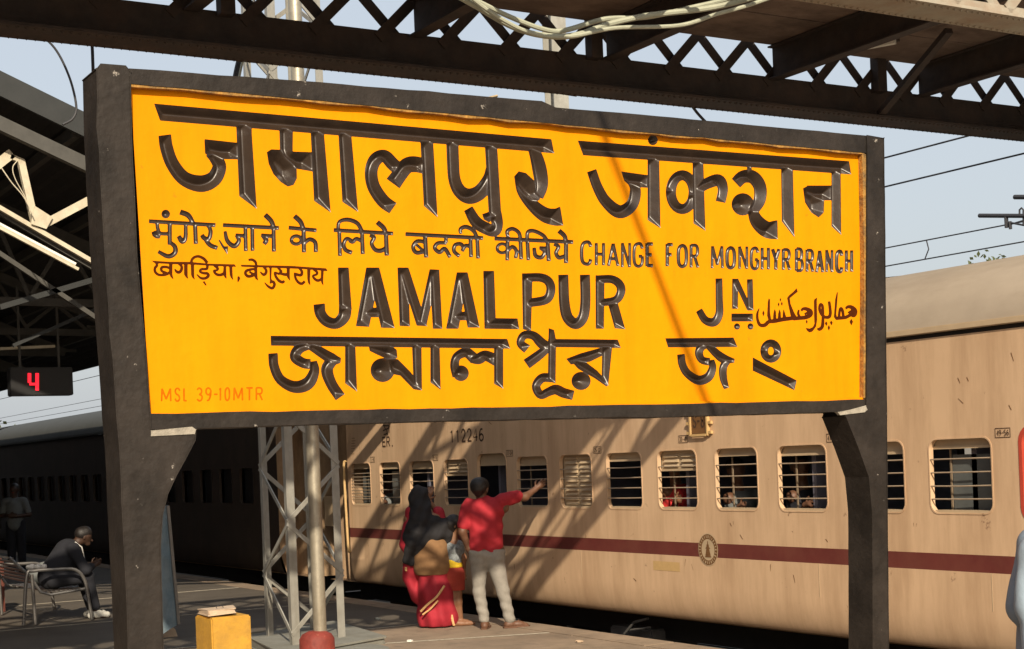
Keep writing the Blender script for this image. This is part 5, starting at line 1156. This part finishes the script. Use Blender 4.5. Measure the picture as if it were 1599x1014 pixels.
caps += [(J(747, 872), J(748, 925, .01), .078, .044), (J(748, 925, .01), fL, .042, .034), (J(774, 872), J(785, 922), .078, .044), (J(785, 922), fR, .042, .034)]
foot(caps, fL, (-.75, .6, 0)); foot(caps, fR, (.35, .93, 0))
body_mesh('body', caps, 'skin', man, h=.0085, k=.03)
body_mesh('hair', [(hd + [0, 0, .035] - fdir * .03, hd + [0, 0, .04] + fdir * .015, .094, .086), (hd - fdir * .045 + [0, 0, .0], hd - fdir * .035 + [0, 0, -.045], .068, .045)], 'hair', man, h=.01, fold=lambda X, Y, Z: .004 * np.sin(X * 90) * np.sin(Y * 80) * np.sin(Z * 85))
body_mesh('shirt', [(J(738, 793), J(780, 789), .092, .085), (J(757, 806, .01), J(759, 838, .0), .150, .138, .05), (J(746, 800), J(748, 858), .098, .105, .05), (J(770, 798), J(771, 858), .098, .105, .05),
    (J(731, 790), J(724, 820, -.03), .074, .070, .03), (J(786, 781), J(806, 776, .06), .078, .068, .03), (J(757, 783), J(758, 790), .066, .085, .03)], 'shirt_red', man, h=.012, k=.04,
    fold=lambda X, Y, Z: .006 * np.sin(Z * 46 + (X * .51 + Y * .86) * 30) * np.sin((X * .51 + Y * .86) * 11 + Z * 5) + .004 * np.sin((X * .51 + Y * .86) * 55 + Z * 9), clip=lambda X, Y, Z: (J(760, 867)[2]) - Z + .005 * np.sin((X + Y) * 9))
body_mesh('collar', [(J(748, 781, -.02), J(757, 784, -.055), .024, .024), (J(757, 784, -.055), J(767, 780, -.02), .024, .024)], 'shirt_red', man, h=.009, k=.02)
body_mesh('trousers', [(J(748, 865), J(773, 865), .112, .112), (J(748, 876), J(748, 925, .01), .100, .060, .03), (J(748, 925, .01), J(756, 966), .066, .056, .03), (J(773, 876), J(785, 922), .105, .066, .03), (J(785, 922), J(796, 967), .066, .058, .03)], 'jeans_grey', man, h=.012, k=.03,
    fold=lambda X, Y, Z: .0022 * np.sin(Z * 62 + (X * .51 + Y * .86) * 18) * (1 + np.sin(Z * 9)), clip=lambda X, Y, Z: Z - J(760, 858)[2])
for fp, dr_ in ((fL, (-.75, .6, 0)), (fR, (.35, .93, 0))):
    d_ = Vector(dr_).normalized(); c_ = Vector((fp[0], fp[1], .003)); sd_ = d_.cross(Vector((0, 0, 1)))
    MB().prism([c_ - d_ * .075 - sd_ * .03, c_ - d_ * .075 + sd_ * .03, c_ + d_ * .08 + sd_ * .045, c_ + d_ * .19 + sd_ * .035, c_ + d_ * .21, c_ + d_ * .19 - sd_ * .035, c_ + d_ * .08 - sd_ * .04], (0, 0, .016)).obj('sandal', 'sandal', man, bevel=.004)
    MB().tube([c_ + d_ * .02 - sd_ * .042 + Vector((0, 0, .02)), c_ + d_ * .09 + Vector((0, 0, .072)), c_ + d_ * .03 + sd_ * .042 + Vector((0, 0, .02))], .006, 6).obj('sandal_strap', 'sandal', man)
face(hd, fdir, man)

# ---- woman in black shawl and red sari
wdep = float(np.dot(np.array([-14.68, 7.70, 0]), Fv)); J = PJ(wdep)
wom = thing('person', J(682, 980), 'woman in red sari with a black shawl over her head beside a small child', 'person')
hd = J(657, 778, .03); fdir = np.array([-.3, .95, 0]); caps = []
head(caps, hd, fdir, .97)
caps += [(hd + [0, 0, -.05], J(660, 805), .05, .06), (J(640, 812), J(680, 808), .065, .065), (J(660, 822), J(668, 862), .12, .12), (J(670, 880), J(676, 900), .15, .15),
    (J(638, 812), J(636, 850), .05, .04), (J(636, 850), J(650, 878, .08), .038, .028), (J(684, 808), J(702, 835, .03), .05, .042), (J(702, 835, .03), J(708, 852, .08), .04, .028), (J(680, 905), J(690, 970), .09, .045), (J(672, 905), J(672, 970), .09, .045)]
hand(caps, J(708, 852, .08), (.2, .3, -.9), (-.5, .5, .1)); hand(caps, J(668, 782, .14), (0.2, .2, 1), (.6, .6, 0)); caps += [(J(684, 808), J(684, 800, .18), .045, .038), (J(684, 800, .18), J(668, 782, .14), .036, .026)]
foot(caps, J(712, 971), (.4, .9, 0)); foot(caps, J(690, 972), (.4, .85, 0))
caps += [(J(695, 940), J(712, 971), .045, .035)]
body_mesh('body', caps, 'skin_light', wom, h=.010)
body_mesh('sari', [(J(672, 862), J(680, 885), .150, .165), (J(676, 890), J(680, 925), .175, .180, .05), (J(680, 925), J(683, 962), .185, .205, .05), (J(668, 965), J(700, 966), .105, .10, .05), (J(644, 850), J(640, 900, .05), .08, .085, .05), (J(640, 900, .05), J(650, 930, .05), .07, .075, .06), (J(644, 800), J(636, 850), .075, .085, .04), (J(684, 800), J(692, 822), .062, .055, .03)],
    'sari_red', wom, h=.012, k=.05, fold=lambda X, Y, Z: .011 * np.sin((X * .51 + Y * .86) * 46 + (Z - .6) * 9 + 2) * np.clip((1.0 - Z) * 1.4, .15, 1) + .004 * np.sin(Z * 30 + Y * 20), clip=lambda X, Y, Z: .012 - Z)
body_mesh('shawl', [(hd + [0, 0, .03] - fdir * .02, hd + [0, 0, -.01], .104, .100), (hd - fdir * .05, J(656, 800, -.02), .088, .095), (J(656, 800, -.02), J(654, 845, -.05), .125, .150, .05), (J(643, 830, -.02), J(640, 874, -.05), .085, .07, .05), (J(660, 812, -.03), J(694, 822, -.02), .09, .085, .05), (J(652, 848, -.06), J(690, 830, -.05), .12, .10, .05), (J(690, 828, -.02), J(700, 845, -.02), .07, .06)],
    'shawl_black', wom, h=.012, k=.05, fold=lambda X, Y, Z: .009 * np.sin((X * .51 + Y * .86) * 48 - Z * 26) + .005 * np.sin(Z * 46 + X * 24), clip=lambda X, Y, Z: (J(650, 882)[2] + .62 * ((X - J(650, 882)[0]) * .51 + (Y - J(650, 882)[1]) * .86)) - Z)
body_mesh('shawl_border', [(J(668, 858, -.035), J(672, 884, -.03), .158, .182), (J(682, 855, -.03), J(684, 882, -.03), .128, .155)], 'shawl_tan', wom, h=.012, k=.06, fold=lambda X, Y, Z: .0015 * np.sin(Z * 36 + X * 14), clip=lambda X, Y, Z: J(670, 897)[2] - Z)
# gold woven borders lying on the sari
def ribbon(pts, w, m, parent, name='gold_border', off=0.0):
    S = [J(p[0], p[1], p[2]) for p in pts]; S = spline(S, 6); return MB().tube([tuple(p) for p in S], w, 6).obj(name, m, parent, smooth=True)
ribbon([(657, 955, -.20), (668, 944, -.222), (682, 932, -.225), (694, 915, -.19)], .013, 'sari_gold', wom)
ribbon([(660, 960, -.21), (672, 951, -.226), (684, 938, -.228)], .010, 'sari_gold', wom)
ribbon([(705, 958, -.10), (707, 970, -.12), (709, 977, -.12)], .014, 'sari_gold', wom)
ribbon([(634, 868, -.07), (633, 876, -.07)], .016, 'sari_gold', wom); ribbon([(634, 886, -.05), (634, 892, -.05)], .014, 'sari_gold', wom)
face(hd, fdir, wom, .97)

# ---- child
J = PJ(wdep - .02)
ch = thing('person', J(714, 978), 'small child in grey top, yellow waistband and maroon shorts beside the woman', 'person')
hd = J(708, 820, .0); fdir = np.array([.2, .97, 0]); caps = []
head(caps, hd, fdir, .88)
caps += [(hd + [0, 0, -.05], J(708, 846), .04, .045), (J(700, 850), J(716, 850), .045, .045), (J(708, 856), J(708, 884), .08, .085), (J(699, 852), J(690, 866, .05), .034, .026), (J(716, 854), J(725, 872), .034, .028), (J(725, 872), J(724, 892, .05), .026, .02),
    (J(703, 900), J(706, 940), .06, .038), (J(706, 940), J(711, 970), .038, .026), (J(714, 900), J(716, 940), .06, .038), (J(716, 940), J(720, 970, .03), .036, .026)]
hand(caps, J(724, 892, .05), (0, .2, -1), (-.5, .5, 0), s=.65); hand(caps, J(690, 866, .05), (-.5, -.3, .1), (0, 0, 1), s=.65)
foot(caps, J(711, 972), (.5, .85, 0), .75); foot(caps, J(722, 972, .03), (.6, .8, 0), .75)
body_mesh('body', caps, 'skin_light', ch, h=.009)
body_mesh('hair', [(hd + [0, 0, .03], hd + [0, 0, .02] - fdir * .03, .088, .082), (hd - fdir * .04, hd - fdir * .03 + [0, 0, -.05], .062, .05)], 'hair', ch, h=.011)
body_mesh('top', [(J(700, 851), J(716, 851), .055, .055), (J(707, 858), J(708, 880), .092, .095), (J(716, 854), J(720, 862), .045, .042), (J(700, 854), J(696, 862), .045, .042)], 'child_top', ch, h=.011, fold=lambda X, Y, Z: .003 * np.sin(Z * 60 + X * 30))
body_mesh('waistband', [(J(706, 878), J(708, 884), .10, .10)], 'child_yellow', ch, h=.011, clip=lambda X, Y, Z: np.abs(Z - J(707, 880)[2]) - .045)
body_mesh('shorts', [(J(706, 888), J(708, 896), .10, .10), (J(702, 895), J(704, 922), .085, .075), (J(714, 895), J(716, 922), .085, .075)], 'child_maroon', ch, h=.011, clip=lambda X, Y, Z: np.maximum(Z - J(707, 886)[2], J(707, 922)[2] - Z), fold=lambda X, Y, Z: .004 * np.sin((X + Y) * 40))
face(hd, fdir, ch, .88)

# ---- person in light blue at the right edge
J = PJ(6.0)
rp = thing('person', tuple(at(1640, 716 - 32 + 2400 * 1.78 / 6.0, D=6.0)), 'person in loose pale blue kurta cut off by the right edge', 'person')
zz = lambda px, z, o=0.0: (lambda a_: np.array([a_[0], a_[1], z]))(at(px, 716, D=6.0 + o))
hd = zz(1672, 1.60); fdir = np.array([-.5, .86, 0]); caps = []
head(caps, hd, fdir)
caps += [(hd + [0, 0, -.05], zz(1672, 1.42), .055, .06), (zz(1612, 1.36), zz(1730, 1.36), .06, .06), (zz(1671, 1.25), zz(1671, .95), .13, .13), (zz(1608, 1.36), zz(1604, 1.10), .05, .042), (zz(1604, 1.10), zz(1612, .86, .1), .04, .028), (zz(1735, 1.36), zz(1742, 1.10), .05, .042), (zz(1742, 1.10), zz(1738, .86), .04, .028),
    (zz(1645, .90), zz(1645, .48), .085, .055), (zz(1645, .48), zz(1643, .08), .052, .036), (zz(1700, .90), zz(1700, .48), .085, .055), (zz(1700, .48), zz(1702, .08), .052, .036)]
hand(caps, zz(1612, .86, .1), (0, 0, -1), (-.3, .9, 0)); hand(caps, zz(1738, .86), (0, 0, -1), (-.3, .9, 0))
foot(caps, zz(1643, .08), fdir); foot(caps, zz(1702, .08), fdir)
body_mesh('body', caps, 'skin', rp, h=.010)
body_mesh('hair', [(hd + [0, 0, .035] - fdir * .03, hd + [0, 0, .04] + fdir * .015, .094, .086)], 'hair', rp, h=.012)
body_mesh('kurta', [(zz(1625, 1.36), zz(1715, 1.36), .085, .085), (zz(1671, 1.28), zz(1671, 1.0), .17, .18), (zz(1650, 1.1), zz(1645, .62), .17, .20, .06), (zz(1695, 1.1), zz(1700, .62), .17, .20, .06), (zz(1612, 1.36), zz(1596, 1.12, -.02), .072, .085, .03), (zz(1733, 1.36), zz(1748, 1.12), .072, .085, .03)], 'kurta_blue', rp, h=.012, k=.05,
    fold=lambda X, Y, Z: .004 * np.sin((X * .51 + Y * .86) * 42 + 1.5 * np.sin(Z * 7)) + .002 * np.sin(Z * 30 + X * 12), clip=lambda X, Y, Z: .55 - Z)
body_mesh('scarf', [(zz(1640, 1.42, -.08), zz(1606, 1.34, -.1), .04, .05), (zz(1606, 1.34, -.1), zz(1592, 1.13, -.12), .045, .04), (zz(1606, 1.34, -.1), zz(1608, .98, -.15), .05, .055, .03)], 'kurta_light', rp, h=.011, fold=lambda X, Y, Z: .005 * np.sin((X * .51 + Y * .86) * 70 + Z * 8))
body_mesh('trousers', [(zz(1645, .90), zz(1643, .10), .11, .09), (zz(1700, .90), zz(1702, .10), .11, .09)], 'cloth_white', rp, h=.014)
face(hd, fdir, rp)

# ---- seated man on the bench at left, leaning forward, facing the train
st = thing('person', (-19.2, 4.85, .42), 'man in dark clothes and white shoes sitting hunched on the steel bench', 'person')
x_ = -19.15; fdir = np.array([.1, .95, -.25]); hd = np.array([x_, 5.13, 1.02]); caps = []
V3 = lambda y, z, dx=0: np.array([x_ + dx, y, z])
head(caps, hd, fdir)
caps += [(hd - [0, .03, .04], V3(4.98, .92), .055, .06), (V3(4.95, .88, -.15), V3(4.95, .88, .15), .06, .06), (V3(4.93, .86), V3(4.72, .54), .13, .13), (V3(4.95, .86, .18), V3(5.08, .62, .22), .05, .042), (V3(5.08, .62, .22), V3(5.22, .66, .08), .04, .028), (V3(4.95, .86, -.18), V3(5.08, .62, -.22), .05, .042), (V3(5.08, .62, -.22), V3(5.22, .66, -.08), .04, .028),
    (V3(4.72, .50, .1), V3(5.12, .52, .13), .085, .06), (V3(5.12, .52, .13), V3(5.20, .09, .12), .055, .038), (V3(4.72, .50, -.1), V3(5.12, .52, -.13), .085, .06), (V3(5.12, .52, -.13), V3(5.22, .09, -.13), .055, .038)]
hand(caps, V3(5.22, .66, .08), (-.4, .5, .2), (0, .2, .9)); hand(caps, V3(5.22, .66, -.08), (.4, .5, .2), (0, .2, .9))
foot(caps, V3(5.20, .09, .12), (0, 1, 0)); foot(caps, V3(5.22, .09, -.13), (0, 1, 0))
body_mesh('body', caps, 'skin_shaded', st, h=.012)
body_mesh('hair', [(hd + [0, -.02, .04], hd + [0, .02, .05], .09, .085)], 'hair', st, h=.014)
body_mesh('jacket', [(V3(4.95, .88, -.16), V3(4.95, .88, .16), .09, .09), (V3(4.93, .84), V3(4.72, .56), .17, .17), (V3(4.95, .86, .19), V3(5.08, .62, .23), .07, .062, .03), (V3(5.08, .62, .23), V3(5.18, .65, .1), .06, .05, .03), (V3(4.95, .86, -.19), V3(5.08, .62, -.23), .07, .062, .03)], 'cloth_dark', st, h=.014)
body_mesh('trousers', [(V3(4.72, .52, .1), V3(5.12, .53, .13), .105, .08), (V3(5.12, .53, .13), V3(5.2, .16, .12), .075, .065), (V3(4.72, .52, -.1), V3(5.12, .53, -.13), .105, .08), (V3(5.12, .53, -.13), V3(5.22, .16, -.13), .075, .065)], 'cloth_dark', st, h=.014)
for q, yy in ((.12, 5.20), (-.13, 5.22)):
    body_mesh('shoe', [(V3(yy - .05, .05, q), V3(yy + .15, .045, q), .045, .040), (V3(yy + .0, .08, q), V3(yy + .05, .07, q), .045, .04)], 'shoe_white', st, h=.011, clip=lambda X, Y, Z: .006 - Z)
MB().tube([V3(4.98, .97, .155), V3(5.06, .90, .16), V3(5.10, .72, .14), V3(5.11, .60, .12)], .007, 6).obj('hood_cord', 'cloth_white', st)
bgp = np.array([-19.6, 4.72, .42])
tag(body_mesh('bag', [(bgp + [0, -.05, .12], bgp + [0, .10, .13], .12, .11), (bgp + [.0, .0, .25], bgp + [0, .1, .26], .05, .05)], 'cloth_grey', None, h=.014, clip=lambda X, Y, Z: .412 - Z), 'dull grey bag slumped on the bench behind the seated man', 'bag')
tag(body_mesh('white_cloth', [((-19.0, 4.42, .70), (-19.05, 4.62, .69), .035, .03)], 'cloth_white', None, h=.01, fold=lambda X, Y, Z: .006 * np.sin(Y * 80)), 'crumpled white cloth on the bench arm', 'cloth')

# ---- person standing in the dark at far left
J = PJ(float(np.dot(np.array([-30, 6.75, 0]), Fv))); fdep = float(np.dot(np.array([-30, 6.75, 0]), Fv))
a = at(22, 760, D=fdep); X0, Y0 = a[0], a[1]
fp_ = thing('person', (X0, Y0, 0), 'person in pale shirt standing in the shade at the far left', 'person')
q3 = lambda s, z, o=0: np.array([X0, Y0, 0]) + VR * s + VF * o + np.array([0, 0, z])
caps = []; hd = q3(0, 1.56); fdir = -VF; head(caps, hd, fdir)
caps += [(hd - [0, 0, .05], q3(0, 1.4), .05, .06), (q3(-.15, 1.34), q3(.15, 1.34), .06, .06), (q3(0, 1.25), q3(0, .95), .12, .12), (q3(.19, 1.33), q3(.27, 1.08), .05, .042), (q3(.27, 1.08), q3(.08, 1.06, -.18), .04, .03), (q3(-.19, 1.33), q3(-.25, 1.08), .05, .042), (q3(-.25, 1.08), q3(-.06, 1.08, -.18), .04, .03), (q3(.09, .9), q3(.1, .08), .08, .04), (q3(-.09, .9), q3(-.1, .08), .08, .04)]
hand(caps, q3(.08, 1.06, -.18), -VR, (0, 0, 1)); hand(caps, q3(-.06, 1.08, -.18), VR, (0, 0, 1)); foot(caps, q3(.1, .08), -VF); foot(caps, q3(-.1, .08), -VF)
body_mesh('body', caps, 'skin_shaded', fp_, h=.014); body_mesh('hair', [(hd + [0, 0, .04] - fdir * .02, hd + [0, 0, .04], .09, .085)], 'hair', fp_, h=.016)
body_mesh('shirt', [(q3(-.16, 1.34), q3(.16, 1.34), .08, .08), (q3(0, 1.25), q3(0, .92), .155, .155), (q3(.19, 1.33), q3(.25, 1.15), .065, .06), (q3(-.19, 1.33), q3(-.24, 1.15), .065, .06)], 'cloth_grey', fp_, h=.016)  # pale shirt given grey cloth, the shade put into its colour
body_mesh('trousers', [(q3(.09, .92), q3(.1, .1), .10, .07), (q3(-.09, .92), q3(-.1, .1), .10, .07)], 'cloth_dark', fp_, h=.016)
face(hd, fdir, fp_)

# ---- passengers glimpsed through the windows
def passenger(xc, m, label, skin='skin', lean=0.0, hz=1.62):
    p = thing('person', (xc, YS + .55, .55), label, 'person'); caps = []; hd = np.array([xc + lean, YS + .34, hz]); fdir = np.array([1, -.3, 0]); head(caps, hd, fdir)
    caps += [(hd - [0, 0, .05], (xc, YS + .36, hz - .2), .05, .06), ((xc, YS + .24, hz - .26), (xc, YS + .52, hz - .26), .06, .06), ((xc, YS + .36, hz - .34), (xc, YS + .36, hz - .6), .12, .13),
        ((xc, YS + .34, hz - .26), (xc + .08, YS + .26, hz - .42), .045, .04), ((xc + .08, YS + .26, hz - .42), (xc + .25, YS + .16, hz - .33), .038, .028), ((xc, YS + .36, hz - .62), (xc + .4, YS + .5, hz - .6), .09, .07), ((xc + .4, YS + .5, hz - .6), (xc + .42, YS + .5, .62), .06, .045)]
    hand(caps, (xc + .25, YS + .16, hz - .33), (.9, -.2, .1), (0, 0, 1))
    body_mesh('body', caps, skin, p, h=.013); body_mesh('hair', [(hd + [0, 0, .035] - fdir * .02, hd + [0, 0, .04], .092, .086)], 'hair', p, h=.015)
    body_mesh('shirt', [((xc, YS + .36, hz - .26), (xc, YS + .52, hz - .26), .08, .08), ((xc, YS + .36, hz - .34), (xc, YS + .36, hz - .6), .15, .16), ((xc, YS + .34, hz - .26), (xc + .07, YS + .27, hz - .40), .065, .06)], m, p, h=.015, fold=lambda X, Y, Z: .006 * np.sin(Z * 40 + X * 30))
    return p
passenger(-18.80, 'cloth_grey', 'seated passenger in grey behind the second barred window', hz=1.58)
passenger(-12.32, 'cloth_pink', 'passenger in bright red behind the half shuttered window right of middle', 'skin_light', hz=1.64)
passenger(-11.35, 'cloth_grey', 'passenger in grey behind the second window left of the right sign post', hz=1.58)
passenger(-10.45, 'cloth_dark', 'passenger in dark clothes behind the window nearest the right sign post', hz=1.60)
